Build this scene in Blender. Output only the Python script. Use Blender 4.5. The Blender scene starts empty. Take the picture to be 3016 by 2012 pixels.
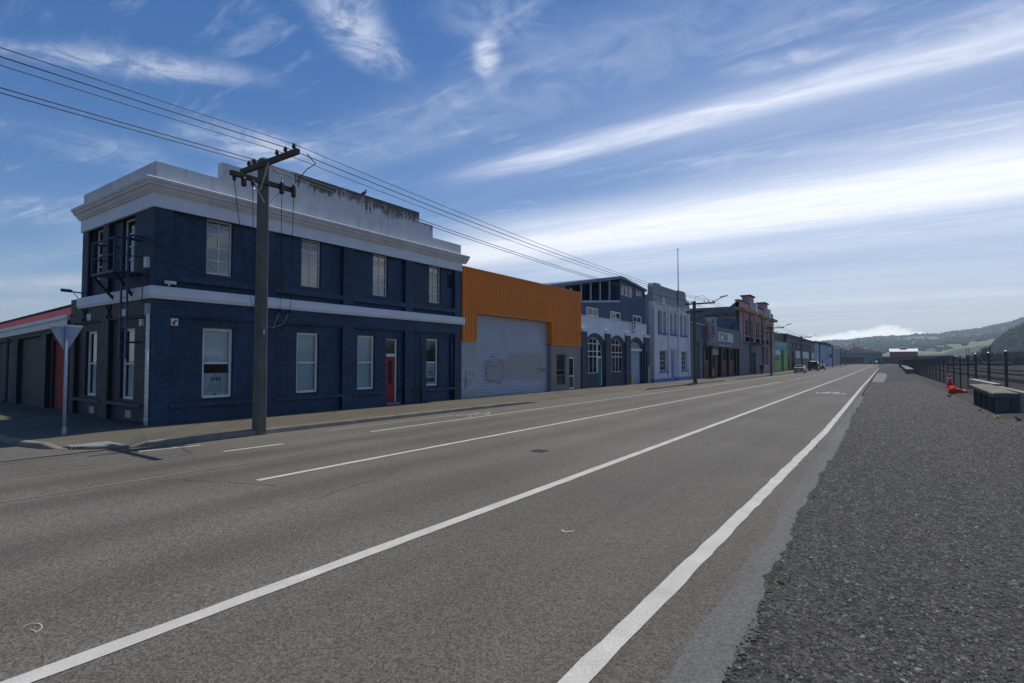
import bpy, bmesh, math, random
from math import sin, cos, pi, radians as R, sqrt
from mathutils import noise as mn
from mathutils import Vector, Matrix
random.seed(7)
S = bpy.context.scene
COL = S.collection

# ------------------------------------------------------------------ camera
H0 = 1.85
cam_d = bpy.data.cameras.new('camera'); cam = bpy.data.objects.new('camera', cam_d); COL.objects.link(cam)
cam_d.sensor_width = 36; cam_d.lens = 18.764; cam_d.clip_start = .05; cam_d.clip_end = 30000
cam.location = (0, 0, H0); cam.rotation_euler = (R(90+2.0766), 0, R(34.645))
S.camera = cam
# ------------------------------------------------------------------ light
SUN_EL, SUN_AZ = 67.0, -4.0           # azimuth measured from the street direction (+Y) towards +X
SKY_K, SUN_K = .095, 3.7
sd = bpy.data.lights.new('sun', 'SUN'); sd.energy = SUN_K; sd.angle = R(.53); sd.color = (1, .94, .83)
so = bpy.data.objects.new('sun', sd); COL.objects.link(so)
D = Vector((sin(R(SUN_AZ))*cos(R(SUN_EL)), cos(R(SUN_AZ))*cos(R(SUN_EL)), sin(R(SUN_EL))))
so.rotation_euler = D.to_track_quat('Z', 'Y').to_euler()
S.view_settings.view_transform = 'Standard'; S.view_settings.look = 'None'
S.view_settings.exposure = -.1; S.view_settings.gamma = 1; S.view_settings.use_curve_mapping = False
S.cycles.max_bounces = 5; S.cycles.diffuse_bounces = 3; S.cycles.glossy_bounces = 2; S.cycles.volume_bounces = 1; S.cycles.transparent_max_bounces = 12
S.cycles.sample_clamp_indirect = 6

W = bpy.data.worlds.new('World'); S.world = W; W.use_nodes = True
W.cycles.sampling_method = 'MANUAL'; W.cycles.sample_map_resolution = 512
wt = W.node_tree; wt.nodes.clear(); WN = wt.nodes; WL = wt.links

def nd(tree, t, **kw):
    n = tree.nodes.new(t)
    for k, v in kw.items():
        if k.startswith('i_'):
            n.inputs[int(k[2:])].default_value = v
        else: setattr(n, k, v)
    return n
def mth(tree, op, a, b=None, clamp=False):
    n = tree.nodes.new('ShaderNodeMath'); n.operation = op; n.use_clamp = clamp
    for i, x in enumerate((a, b)):
        if x is None: continue
        if isinstance(x, (int, float)): n.inputs[i].default_value = x
        else: tree.links.new(x, n.inputs[i])
    return n.outputs[0]
def mrange(tree, x, a, b, c=0., d=1., kind='SMOOTHERSTEP'):
    n = tree.nodes.new('ShaderNodeMapRange'); n.interpolation_type = kind
    tree.links.new(x, n.inputs[0])
    for i, v in zip((1, 2, 3, 4), (a, b, c, d)): n.inputs[i].default_value = v
    return n.outputs[0]

def build_world():
    out = nd(wt, 'ShaderNodeOutputWorld'); bg = nd(wt, 'ShaderNodeBackground')
    sky = nd(wt, 'ShaderNodeTexSky'); sky.sky_type = 'NISHITA'; sky.sun_disc = False
    sky.sun_elevation = R(SUN_EL); sky.sun_rotation = R(SUN_AZ); sky.air_density = 1.0; sky.dust_density = .15; sky.ozone_density = 3.0
    tc = nd(wt, 'ShaderNodeTexCoord'); sep = nd(wt, 'ShaderNodeSeparateXYZ'); WL.new(tc.outputs['Generated'], sep.inputs[0])
    x, y, z = sep.outputs
    zz = mth(wt, 'MAXIMUM', z, .035)
    px = mth(wt, 'DIVIDE', x, zz); py = mth(wt, 'DIVIDE', y, zz)
    def comb(a, b, c=None):
        n = nd(wt, 'ShaderNodeCombineXYZ'); WL.new(a, n.inputs[0]); WL.new(b, n.inputs[1])
        if c is not None: WL.new(c, n.inputs[2])
        return n.outputs[0]
    P = comb(px, py)
    def noise(vec, sx, sy, scale, detail=6, rough=.6, dist=0., loc=(0, 0, 0), rot=0):
        m = nd(wt, 'ShaderNodeMapping'); WL.new(vec, m.inputs[0]); m.inputs[1].default_value = loc
        m.inputs[2].default_value = (0, 0, rot); m.inputs[3].default_value = (sx, sy, 1)
        n = nd(wt, 'ShaderNodeTexNoise'); WL.new(m.outputs[0], n.inputs['Vector'])
        n.inputs['Scale'].default_value = scale; n.inputs['Detail'].default_value = detail
        n.inputs['Roughness'].default_value = rough; n.inputs['Distortion'].default_value = dist
        return n.outputs[0]
    soft = noise(P, .35, 1.3, 1.0, 5, .55, .4)
    wisp = noise(P, .8, 3.2, 2.2, 9, .62, .7, (3, 1, 0), .12)
    fine = noise(P, 1.6, 1.6, 3.1, 10, .66, 1.0, (9, 4, 0), .5)
    dens = []
    def band(c, w, amp, xa=None, xb=None, wav=.3, tex=wisp, tlo=.25, thi=.7, tilt=0.):
        off = mth(wt, 'MULTIPLY', mth(wt, 'SUBTRACT', soft, .5), wav)
        t = mth(wt, 'SUBTRACT', mth(wt, 'ADD', py, off), c)
        if tilt: t = mth(wt, 'ADD', t, mth(wt, 'MULTIPLY', px, tilt))
        a = mrange(wt, mth(wt, 'ABSOLUTE', t), 0, w, 1, 0)
        if xa is not None: a = mth(wt, 'MULTIPLY', a, mrange(wt, px, xa, xb))
        a = mth(wt, 'MULTIPLY', a, mrange(wt, tex, tlo, thi, .28, 1., 'SMOOTHSTEP'))
        dens.append(mth(wt, 'MULTIPLY', a, amp))
    band(2.22, .20, .62, -2.4, -1.0, .12, wisp, .2, .75)
    band(2.25, .6, .25, -2.4, -.2, .3, soft)
    band(3.9, 1.3, .62, -6.5, -3.2, .5, soft, .05, .45)
    band(3.95, .85, .75, -5.5, -2.4, .6, wisp, .22, .62)
    band(3.1, .9, .35, -1.6, .7, .6, wisp, .1, .8)
    band(5.2, 1.0, .40, -6.0, -2.0, .7, wisp, .1, .8)
    band(10.6, 1.2, .50, -5., .5, .8, wisp, .1, .8)
    band(16., 6.0, .40, None, None, 2., soft)
    band(1.62, .4, .14, None, None, .5, fine)
    dens.append(mth(wt, 'MULTIPLY', mrange(wt, py, .6, 9., 0, .52, 'SMOOTHSTEP'), mrange(wt, soft, .2, .8, .75, 1.2, 'LINEAR')))
    def blob(cx, cy, ax, ay, rot, amp, tex=fine, lo=.36, hi=.68):
        m = nd(wt, 'ShaderNodeMapping'); m.vector_type = 'TEXTURE'; WL.new(P, m.inputs[0])
        m.inputs[1].default_value = (cx, cy, 0); m.inputs[2].default_value = (0, 0, rot); m.inputs[3].default_value = (ax, ay, 1)
        l = nd(wt, 'ShaderNodeVectorMath'); l.operation = 'LENGTH'; WL.new(m.outputs[0], l.inputs[0])
        a = mrange(wt, l.outputs['Value'], 0, 1, 1, 0)
        dens.append(mth(wt, 'MULTIPLY', mth(wt, 'MULTIPLY', a, mrange(wt, tex, lo, hi, .12, 1., 'SMOOTHSTEP')), amp*.78))
    blob(-2.02, .76, .16, .55, -.75, .50); blob(-2.22, .55, .12, .4, -.6, .34)
    blob(-1.31, 1.07, .16, .36, .32, .62); blob(-1.18, .92, .13, .2, .5, .42)
    blob(-1.05, 1.37, .07, .17, .7, .95, fine, .3, .6); blob(-.9, 1.22, .25, .25, 0, .22)
    blob(-2.38, 1.32, .35, .5, -.6, .55); blob(-2.9, 1.9, .5, .7, -.7, .5)
    blob(-3.0, .95, .4, .5, 0, .22); blob(-4.7, 1.1, 1.0, .55, .3, .45, wisp)
    blob(-8.9, 2.3, 3.2, .9, .2, .8, soft, .25, .6); blob(-13, 3, 4, 2, .2, .5, soft)
    blob(.3, 2.03, .5, .14, .0, .4); blob(-.6, 2.75, .8, .16, .15, .22); blob(-.25, 1.95, .3, .1, .2, .35)
    gen = mth(wt, 'MULTIPLY', mrange(wt, wisp, .52, .82, 0, 1, 'SMOOTHSTEP'), .22)
    d = gen
    for q in dens: d = mth(wt, 'SUBTRACT', 1., mth(wt, 'MULTIPLY', mth(wt, 'SUBTRACT', 1., d), mth(wt, 'SUBTRACT', 1., q)))
    d = mth(wt, 'MULTIPLY', d, mrange(wt, z, 0., .05))
    # low cumulus bank lying behind the ridge of the hills
    az = mth(wt, 'MULTIPLY', mth(wt, 'ARCTAN2', x, y), 180/pi)
    el = mth(wt, 'MULTIPLY', mth(wt, 'ARCSINE', z), 180/pi)
    AE = comb(az, el)
    cn = noise(AE, .8, 1.5, 1.3, 9, .68, .5, (2.3, 5, 0))
    fc = nd(wt, 'ShaderNodeFloatCurve'); WL.new(mrange(wt, az, -14, 10, 0, 1, 'LINEAR'), fc.inputs['Value'])
    cv = fc.mapping.curves[0]
    pts = [(-14, 1.9), (-9, 2.2), (-6, 2.35), (-4.5, 2.45), (-2.5, 2.72), (-.5, 2.9), (.3, 3.12), (1.6, 2.97), (2.9, 2.5), (4.3, 2.1), (6, 1.4), (10, .9)]
    cv.points[0].location = ((-14+14)/24, pts[0][1]/5); cv.points[1].location = (1, pts[-1][1]/5)
    for a, e in pts[1:-1]: cv.points.new((a+14)/24, e/5)
    fc.mapping.update()
    top = mth(wt, 'MULTIPLY', fc.outputs[0], 5)
    diff = mth(wt, 'SUBTRACT', mth(wt, 'ADD', top, mth(wt, 'MULTIPLY', mth(wt, 'SUBTRACT', cn, .5), 1.5)), el)
    cu = mth(wt, 'MULTIPLY', mrange(wt, diff, -.12, .40), mrange(wt, az, -30, -12))
    cu = mth(wt, 'MULTIPLY', cu, .96)
    # clouds are lit most strongly towards the sun's side of the sky
    dot = nd(wt, 'ShaderNodeVectorMath'); dot.operation = 'DOT_PRODUCT'; WL.new(tc.outputs['Generated'], dot.inputs[0]); dot.inputs[1].default_value = D
    br = mrange(wt, dot.outputs['Value'], .0, .6, CLOUD_LO, CLOUD_HI, 'LINEAR')
    cc = nd(wt, 'ShaderNodeVectorMath'); cc.operation = 'SCALE'; cc.inputs[0].default_value = (.97, .985, 1.04); WL.new(br, cc.inputs['Scale'])
    mix = nd(wt, 'ShaderNodeMix', data_type='RGBA'); WL.new(d, mix.inputs[0])
    hs = nd(wt, 'ShaderNodeHueSaturation'); hs.inputs['Saturation'].default_value = 1.34; WL.new(sky.outputs[0], hs.inputs['Color'])
    tn = nd(wt, 'ShaderNodeVectorMath'); tn.operation = 'MULTIPLY'; WL.new(hs.outputs[0], tn.inputs[0]); tn.inputs[1].default_value = (1.0, .93, 1.03); WL.new(tn.outputs[0], mix.inputs[6]); WL.new(cc.outputs[0], mix.inputs[7])
    mc = nd(wt, 'ShaderNodeMix', data_type='RGBA'); WL.new(cu, mc.inputs[0]); WL.new(mix.outputs[2], mc.inputs[6]); mc.inputs[7].default_value = (17.5, 17.7, 18., 1); WL.new(mc.outputs[2], bg.inputs[0]); bg.inputs[1].default_value = SKY_K
    WL.new(bg.outputs[0], out.inputs[0])
CLOUD_LO, CLOUD_HI = 4.6, 14.5
build_world()

# ------------------------------------------------------------------ terrain profile of the street (falls very gently away from the corner)
def zg(Y): return -.0033*min(max(Y, 0), 100)
def sstep(a, b, x):
    t = min(1, max(0, (x-a)/(b-a))); return t*t*(3-2*t)
def zgr(X, Y): return zg(Y)+.30*sstep(1, 4, X)
XF, YS = -15.9, 6.2      # front wall plane of the terrace, side wall plane of the corner building

# ------------------------------------------------------------------ materials
MAT = {}
def pm(name, col, rough=.8, var=.18, scale=2.5, bump=0., bscale=40., spec=.35, metal=0., streak=0., scol=None, fine=0., fscale=90, coat=0., sz=.12):
    """painted / weathered surface: broad and fine value noise, optional vertical dirt streaks, optional relief"""
    m = bpy.data.materials.new(name); m.use_nodes = True; t = m.node_tree; b = t.nodes['Principled BSDF']
    L = t.links; g = t.nodes.new('ShaderNodeNewGeometry'); pos = g.outputs['Position']
    def noise(s, det=4, rg=.6, vec=None):
        n = t.nodes.new('ShaderNodeTexNoise'); n.inputs['Scale'].default_value = s; n.inputs['Detail'].default_value = det
        n.inputs['Roughness'].default_value = rg; L.new(vec or pos, n.inputs['Vector']); return n.outputs[0]
    f = mrange(t, noise(scale), .25, .75, 1-var, 1+var, 'LINEAR')
    if fine: f = mth(t, 'MULTIPLY', f, mrange(t, noise(fscale, 2), .3, .7, 1-fine, 1+fine, 'LINEAR'))
    sc = t.nodes.new('ShaderNodeVectorMath'); sc.operation = 'SCALE'; sc.inputs[0].default_value = col[:3]; L.new(f, sc.inputs['Scale'])
    c = sc.outputs[0]
    if streak:
        mp = t.nodes.new('ShaderNodeMapping'); mp.inputs[3].default_value = (5, 5, 5*sz); L.new(pos, mp.inputs[0])
        s = mrange(t, noise(1.3, 6, .65, mp.outputs[0]), .5, .75, 0, streak, 'SMOOTHSTEP')
        mx = t.nodes.new('ShaderNodeMix'); mx.data_type = 'RGBA'; L.new(s, mx.inputs[0]); L.new(c, mx.inputs[6]); mx.inputs[7].default_value = (*(scol or (.06, .055, .05)), 1); c = mx.outputs[2]
    L.new(c, b.inputs['Base Color'])
    b.inputs['Roughness'].default_value = rough; b.inputs['Metallic'].default_value = metal
    b.inputs['Specular IOR Level'].default_value = spec; b.inputs['Coat Weight'].default_value = coat
    if bump:
        bp = t.nodes.new('ShaderNodeBump'); bp.inputs['Strength'].default_value = bump; bp.inputs['Distance'].default_value = .02
        L.new(noise(bscale, 3), bp.inputs['Height']); L.new(bp.outputs[0], b.inputs['Normal'])
    MAT[name] = m; return m
def pnodes(name):
    t = MAT[name].node_tree; return t, t.nodes['Principled BSDF']

pm('navy', (.012, .042, .098), .55, .40, 1.1, .3, 60, .4, fine=.35, fscale=7, streak=.35, scol=(.032, .070, .135))
pm('navy_mortar', (.004, .015, .040), .8, .25)
pm('slate', (.058, .058, .068), .6, .3, 1.4, .25, 60, .35, fine=.3, fscale=7, streak=.25, scol=(.10, .095, .095))
pm('slate_mortar', (.018, .019, .024), .85, .2)
pm('slateup', (.030, .045, .075), .6, .3, 1.4, .25, 60, .35, fine=.15, fscale=25)
pm('white', (.67, .70, .76), .6, .08, 1.5, .08, 30, .35, streak=.12, scol=(.35, .34, .31))
pm('white_old', (.57, .59, .61), .8, .16, 1.2, .2, 25, .3, streak=.45, scol=(.22, .22, .2))
pm('white_cornice', (.60, .61, .63), .7, .12, 1.5, .15, 30, .35, streak=.35, scol=(.25, .23, .19))
pm('frame', (.72, .72, .70), .5, .1, 6, 0, 1, .4)
pm('blind', (.62, .66, .68), .9, .08, 1.2)
pm('unlit_interior', (.020, .020, .023), .95, .2)  # near-black colour stands in for the unlit rooms behind the windows
pm('reddoor', (.26, .012, .014), .45, .15, 4, .05, 30, .4)
pm('redroll', (.32, .045, .035), .5, .12, 4)
pm('redroof', (.17, .028, .032), .55, .2, 1.5, streak=.2, scol=(.2, .05, .05))
pm('mossdark', (.05, .045, .035), .95, .4, 2, .3, 20, fine=.3, fscale=10)
pm('concrete', (.26, .25, .235), .9, .2, 1.6, .25, 35, .25, fine=.15, fscale=70, streak=.35, scol=(.1, .09, .075))
pm('concrete_pale', (.40, .40, .39), .9, .18, 1.3, .2, 35, .25, fine=.12, fscale=60, streak=.4, scol=(.13, .12, .10))
pm('concrete_dark', (.15, .155, .16), .9, .25, 1.6, .3, 35, .25, fine=.2, fscale=50, streak=.4, scol=(.06, .06, .055))
pm('concrete_lichen', (.20, .19, .165), .95, .35, 3.0, .4, 25, .2, fine=.35, fscale=22, streak=.3, scol=(.08, .075, .05))
pm('pole_concrete', (.135, .13, .115), .9, .25, 2.5, .3, 45, .25, fine=.22, fscale=50, streak=.3, scol=(.06, .055, .045))
pm('kerbstone', (.22, .20, .165), .9, .3, 2.5, .3, 40, fine=.2, fscale=60)
pm('orange', (.74, .20, .006), .5, .10, .8, 0, 1, .4, streak=.3, scol=(.45, .13, .015))
pm('roller', (.40, .43, .50), .45, .08, .9, 0, 1, .45, .15)
pm('galv', (.42, .44, .46), .45, .15, 5, 0, 1, .5, .6)
pm('bluesheet', (.045, .090, .175), .5, .1, 1, 0, 1, .4)
pm('archblue', (.035, .055, .092), .65, .22, 1.5, .15, 50, fine=.15, fscale=25)
pm('teal', (.012, .13, .17), .5, .1, 3)
pm('deco', (.66, .68, .72), .8, .13, 1.1, .2, 20, .3, streak=.45, scol=(.17, .19, .19))
pm('decoblue', (.03, .17, .50), .6, .15, 3)
pm('mosswhite', (.34, .36, .38), .95, .3, 1.5, .3, 15, streak=.65, scol=(.09, .10, .06))
pm('greywall', (.16, .165, .175), .8, .15, 1, streak=.2)
pm('greydark', (.06, .062, .07), .8, .2, 1)
pm('black', (.012, .012, .014), .6, .2, 4)
pm('maroon', (.15, .045, .045), .7, .15, 2)
pm('curtain', (.08, .22, .25), .9, .3, 6)
pm('signgrey', (.42, .43, .45), .6, .1, 2)
pm('signred', (.42, .02, .03), .6, .2, 8)
pm('boardteal', (.42, .58, .60), .6, .1, 2)
pm('ballgrey', (.15, .165, .19), .9, .25, 1.2, .3, 25, streak=.3, fine=.15, fscale=12)
pm('ballink', (.018, .022, .035), .9, .3, 3)
pm('graffblue', (.10, .14, .24), .8, .2, 3)
pm('pink', (.46, .26, .25), .8, .2, 1, .15, 20, streak=.3, scol=(.2, .11, .1))
pm('ochre', (.36, .22, .11), .8, .2, 1.5)
pm('lilac', (.40, .36, .42), .8, .15, 1, streak=.25)
pm('limegreen', (.20, .42, .10), .6, .12, 1)
pm('tealsign', (.06, .32, .30), .6, .12, 1)
pm('doorgreen', (.01, .10, .02), .6, .2, 2)
pm('whitesign', (.62, .66, .72), .6, .1, 1)
pm('paleclad', (.36, .42, .52), .6, .12, .6, streak=.2)
pm('tanroof', (.46, .36, .25), .7, .2, .25, streak=.1)
pm('farwall', (.16, .22, .25), .8, .12, .3)
pm('barnred', (.22, .03, .03), .7, .15, .4)
pm('barnroof', (.80, .78, .76), .5, .05, .5)
pm('darkgreen', (.015, .028, .022), .9, .4, .3, fine=.3, fscale=2)
pm('rubber', (.010, .010, .011), .8, .2, 8)
pm('steel_dark', (.035, .04, .045), .5, .2, 5, metal=.3)
pm('postblue', (.028, .036, .045), .5, .2, 5, metal=.2)
pm('ladderblue', (.018, .036, .085), .5, .2, 5)
pm('wire', (.012, .012, .014), .6, .1)
pm('ceramic', (.030, .014, .010), .3, .2, 9, spec=.5)
pm('conered', (.75, .045, .012), .5, .15, 8, spec=.4)
pm('conewhite', (.62, .62, .62), .4, .1, 8)
pm('timber', (.085, .075, .060), .9, .35, 4, .3, 30, fine=.25, fscale=30)
pm('line', (.50, .485, .445), .8, .16, 2.2, .15, 120, .3, fine=.22, fscale=95)
pm('ghost', (.165, .158, .140), .8, .25, 3, .2, 120, .3, fine=.4, fscale=60); pm('seam', (.085, .080, .070), .85, .3, 3, .2, 120, .3, fine=.4, fscale=60)
pm('line_old', (.34, .34, .32), .8, .2, 3, .2, 120, .3, fine=.25, fscale=120)
pm('signback', (.36, .40, .50), .45, .08, 3, metal=.25)
pm('yellow', (.60, .36, .02), .6, .1, 5)
pm('bird', (.020, .021, .028), .6, .3, 30)
pm('ballast', (.060, .052, .045), .95, .35, .8, .5, 12, fine=.35, fscale=14)
pm('earth', (.05, .048, .04), .95, .3, .08, .2, 3, fine=.2, fscale=2)
pm('bark', (.05, .042, .034), .9, .3, 6)
pm('weed', (.085, .12, .02), .8, .4, 20)
pm('weed_yellow', (.42, .30, .03), .8, .3, 20)
pm('skin', (.42, .24, .17), .6, .1, 10); pm('coat', (.012, .011, .013), .8, .3, 10); pm('trouser', (.05, .03, .035), .8, .3, 10); pm('hair', (.30, .20, .12), .7, .3, 20)
for n, c, r_ in (('paint_silver', (.24, .245, .27), .3), ('paint_green', (.030, .042, .038), .35), ('paint_red', (.16, .006, .012), .28)):
    pm(n, c, r_, .05, 2, metal=.35, spec=.5, coat=.5)
pm('carglass', (.012, .016, .018), .06, 0, 1, spec=.6)
pm('lamp_red', (.25, .01, .01), .3, 0, 1, spec=.5)
pm('chrome', (.5, .5, .52), .25, 0, 1, metal=1)
pm('text_dark', (.02, .02, .03), .7, .1, 5); pm('text_red', (.40, .02, .03), .7, .1, 5); pm('text_purple', (.13, .09, .36), .7, .1, 5); pm('text_white', (.6, .66, .7), .7, .1, 5)
pm('brown_panel', (.085, .078, .072), .7, .25, 1)
pm('tan_panel', (.28, .25, .23), .8, .2, 1)

def glass(name, tint, refl=1.0, ior=1.55):
    m = bpy.data.materials.new(name); m.use_nodes = True; t = m.node_tree; t.nodes.clear()
    o = t.nodes.new('ShaderNodeOutputMaterial'); mx = t.nodes.new('ShaderNodeMixShader'); tr = t.nodes.new('ShaderNodeBsdfTransparent'); gl = t.nodes.new('ShaderNodeBsdfGlossy')
    fr = t.nodes.new('ShaderNodeFresnel'); fr.inputs[0].default_value = ior
    tr.inputs[0].default_value = (*tint, 1); gl.inputs['Roughness'].default_value = .02; gl.inputs[0].default_value = (refl, refl, refl, 1)
    g = t.nodes.new('ShaderNodeNewGeometry'); n = t.nodes.new('ShaderNodeTexNoise'); n.inputs['Scale'].default_value = 1.7; n.inputs['Detail'].default_value = 2
    t.links.new(g.outputs['Position'], n.inputs['Vector'])
    bp = t.nodes.new('ShaderNodeBump'); bp.inputs['Strength'].default_value = .12; bp.inputs['Distance'].default_value = .02; t.links.new(n.outputs[0], bp.inputs['Height'])
    t.links.new(bp.outputs[0], gl.inputs['Normal'])
    t.links.new(mth(t, 'MULTIPLY', fr.outputs[0], mth(t, 'SUBTRACT', 1., g.outputs['Backfacing'])), mx.inputs[0]); t.links.new(tr.outputs[0], mx.inputs[1]); t.links.new(gl.outputs[0], mx.inputs[2]); t.links.new(mx.outputs[0], o.inputs[0])
    MAT[name] = m
glass('glass', (.80, .86, .88)); glass('glass_dirty', (.45, .50, .52), .9); glass('glass_up', (.30, .36, .42), 1., 2.3)  # upper-storey tint is darkened so the rooms seen through it look dimmer

# ------------------------------------------------------------------ mesh building helpers
ID = lambda x, y, z: (x, y, z)
FRONT = lambda u, v, d: (XF+d, u, v)                 # u along the street, v up, d out of the wall
SIDE = lambda u, v, d: (u, YS-d, v)                  # the same for the side street wall
def shifted(X): return lambda u, v, d: (X+d, u, v)
class MB:
    def __init__(s, fr=ID): s.v = []; s.f = []; s.fr = fr
    def add(s, vs, fs):
        o = len(s.v); s.v += [s.fr(*p) for p in vs]; s.f += [tuple(o+i for i in q) for q in fs]; return s
    def box(s, a0, a1, b0, b1, c0, c1):
        return s.add([(a0,b0,c0),(a1,b0,c0),(a1,b1,c0),(a0,b1,c0),(a0,b0,c1),(a1,b0,c1),(a1,b1,c1),(a0,b1,c1)],
                     [(0,3,2,1),(4,5,6,7),(0,1,5,4),(1,2,6,5),(2,3,7,6),(3,0,4,7)])
    def prism(s, poly, c0, c1):           # polygon in (a,b), extruded in c
        n = len(poly)
        return s.add([(a,b,c0) for a,b in poly]+[(a,b,c1) for a,b in poly],
                     [tuple(range(n-1,-1,-1)), tuple(range(n,2*n))]+[(i,(i+1)%n,n+(i+1)%n,n+i) for i in range(n)])
    def tube(s, pts, r, n=6, cap=True):
        P = [Vector(p) for p in pts]; rings = []; rr = r if isinstance(r, (list, tuple)) else [r]*len(P); prev = None
        for i, p in enumerate(P):
            t = (P[min(i+1, len(P)-1)]-P[max(i-1, 0)]).normalized()
            if prev is None:
                a = Vector((0,0,1)) if abs(t.z) < .9 else Vector((1,0,0)); prev = t.cross(a).normalized()
            u = (prev-t*prev.dot(t)).normalized(); prev = u; w = t.cross(u)
            rings.append([tuple(p+(u*cos(2*pi*k/n)+w*sin(2*pi*k/n))*rr[i]) for k in range(n)])
        vs = [q for g in rings for q in g]; fs = []
        for i in range(len(P)-1):
            for k in range(n): fs.append((i*n+k, i*n+(k+1)%n, (i+1)*n+(k+1)%n, (i+1)*n+k))
        if cap: fs += [tuple(range(n-1,-1,-1)), tuple(range((len(P)-1)*n, len(P)*n))]
        return s.add(vs, fs)
    def bar(s, p, q, w, h=None):          # rectangular bar between two points
        h = h or w; p = Vector(p); q = Vector(q); t = (q-p).normalized()
        a = Vector((0,0,1)) if abs(t.z) < .95 else Vector((1,0,0)); u = t.cross(a).normalized(); k = u.cross(t)
        o = [u*w/2+k*h/2, u*w/2-k*h/2, -u*w/2-k*h/2, -u*w/2+k*h/2]
        return s.add([tuple(p+i) for i in o]+[tuple(q+i) for i in o], [(3,2,1,0),(4,5,6,7),(0,1,5,4),(1,2,6,5),(2,3,7,6),(3,0,4,7)])
    def lathe(s, prof, c=(0,0,0), n=16):
        vs = [(c[0]+r*cos(2*pi*k/n), c[1]+r*sin(2*pi*k/n), c[2]+z) for r, z in prof for k in range(n)]; fs = []
        for i in range(len(prof)-1):
            for k in range(n): fs.append((i*n+k, i*n+(k+1)%n, (i+1)*n+(k+1)%n, (i+1)*n+k))
        fs += [tuple(range(n-1,-1,-1)), tuple(range((len(prof)-1)*n, len(prof)*n))]
        return s.add(vs, fs)
    def grid(s, rows):
        n = len(rows[0]); vs = [p for r in rows for p in r]
        return s.add(vs, [(i*n+j, i*n+j+1, (i+1)*n+j+1, (i+1)*n+j) for i in range(len(rows)-1) for j in range(n-1)])
    def mesh(s, name, m, smooth=False):
        me = bpy.data.meshes.new(name); me.from_pydata(s.v, [], s.f)
        b = bmesh.new(); b.from_mesh(me); bmesh.ops.recalc_face_normals(b, faces=b.faces); b.to_mesh(me); b.free()
        me.materials.append(MAT[m] if isinstance(m, str) else m)
        if smooth:
            for p in me.polygons: p.use_smooth = True
        return me
    def build(s, name, m, parent=None, smooth=False): return link(name, s.mesh(name, m, smooth), parent)
def link(name, me, parent=None):
    o = bpy.data.objects.new(name, me); COL.objects.link(o)
    if parent is not None: put(o, parent)
    return o
def put(o, parent):
    o.parent = parent
    if parent.parent is None: o.matrix_parent_inverse = Matrix.LocRotScale(parent.location, parent.rotation_euler, parent.scale).inverted()
    else:
        r = parent.parent; A = Matrix.LocRotScale(r.location, r.rotation_euler, r.scale)
        o.matrix_parent_inverse = (A @ parent.matrix_parent_inverse @ Matrix.LocRotScale(parent.location, parent.rotation_euler, parent.scale)).inverted()
def tag(o, label=None, cat=None, group=None, kind=None):
    for k, v in (('label', label), ('category', cat), ('group', group), ('kind', kind)):
        if v: o[k] = v
    return o
def thing(name, label, cat, loc=(0,0,0), group=None):
    o = bpy.data.objects.new(name, None); COL.objects.link(o); o.location = loc; o.empty_display_size = .2
    return tag(o, label, cat, group)
def struct(name, mb, m, parent=None):
    o = mb.build(name, m, parent); return tag(o, kind='structure')
def copytree(o, off, label, group=None):
    r = o.copy(); COL.objects.link(r); r.location = o.location+Vector(off); r['label'] = label
    if group: r['group'] = group
    for ch in o.children:
        c = ch.copy(); COL.objects.link(c); c.parent = r
        for g in ch.children:
            e = g.copy(); COL.objects.link(e); e.parent = c
    return r

def cut(u0, u1, v0, v1, holes):
    """rectangles of a wall minus rectangular openings"""
    us = sorted({u0, u1, *[min(max(h[i], u0), u1) for h in holes for i in (0, 1)]})
    out = []
    for a, b in zip(us, us[1:]):
        if b-a < 1e-4: continue
        m = (a+b)/2; hs = sorted((max(h[2], v0), min(h[3], v1)) for h in holes if h[0] < m < h[1]); z = v0
        for p, q in hs:
            if p > z+1e-4: out.append((a, b, z, p))
            z = max(z, q)
        if z < v1-1e-4: out.append((a, b, z, v1))
    return out
def wall(mb, u0, u1, v0, v1, d0, d1, holes=()):
    for a, b, p, q in cut(u0, u1, v0, v1, holes): mb.box(a, b, p, q, d0, d1)
    return mb
def bricks(u0, u1, v0, v1, d, holes=(), L=.23, Hh=.0765, j=.010):
    """list of brick boxes (u0,u1,v0,v1,d) laid in running bond over a rectangle, cut round openings"""
    out = []; n = int(round((v1-v0)/Hh)); hh = (v1-v0)/n
    for i in range(n):
        z0 = v0+i*hh; zc = z0+hh/2; u = u0-(L/2 if i % 2 else 0)
        hs = [h for h in holes if h[2] < zc < h[3]]
        while u < u1-.01:
            a, b = max(u, u0), min(u+L, u1); segs = [(a, b)]
            for h in hs:
                ns = []
                for p, q in segs:
                    if q <= h[0] or p >= h[1]: ns.append((p, q)); continue
                    if p < h[0]: ns.append((p, h[0]))
                    if q > h[1]: ns.append((h[1], q))
                segs = ns
            for p, q in segs:
                if q-p > .03: out.append((p+j/2, q-j/2, z0+j/2, z0+hh-j/2, d))
            u += L
    return out
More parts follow.
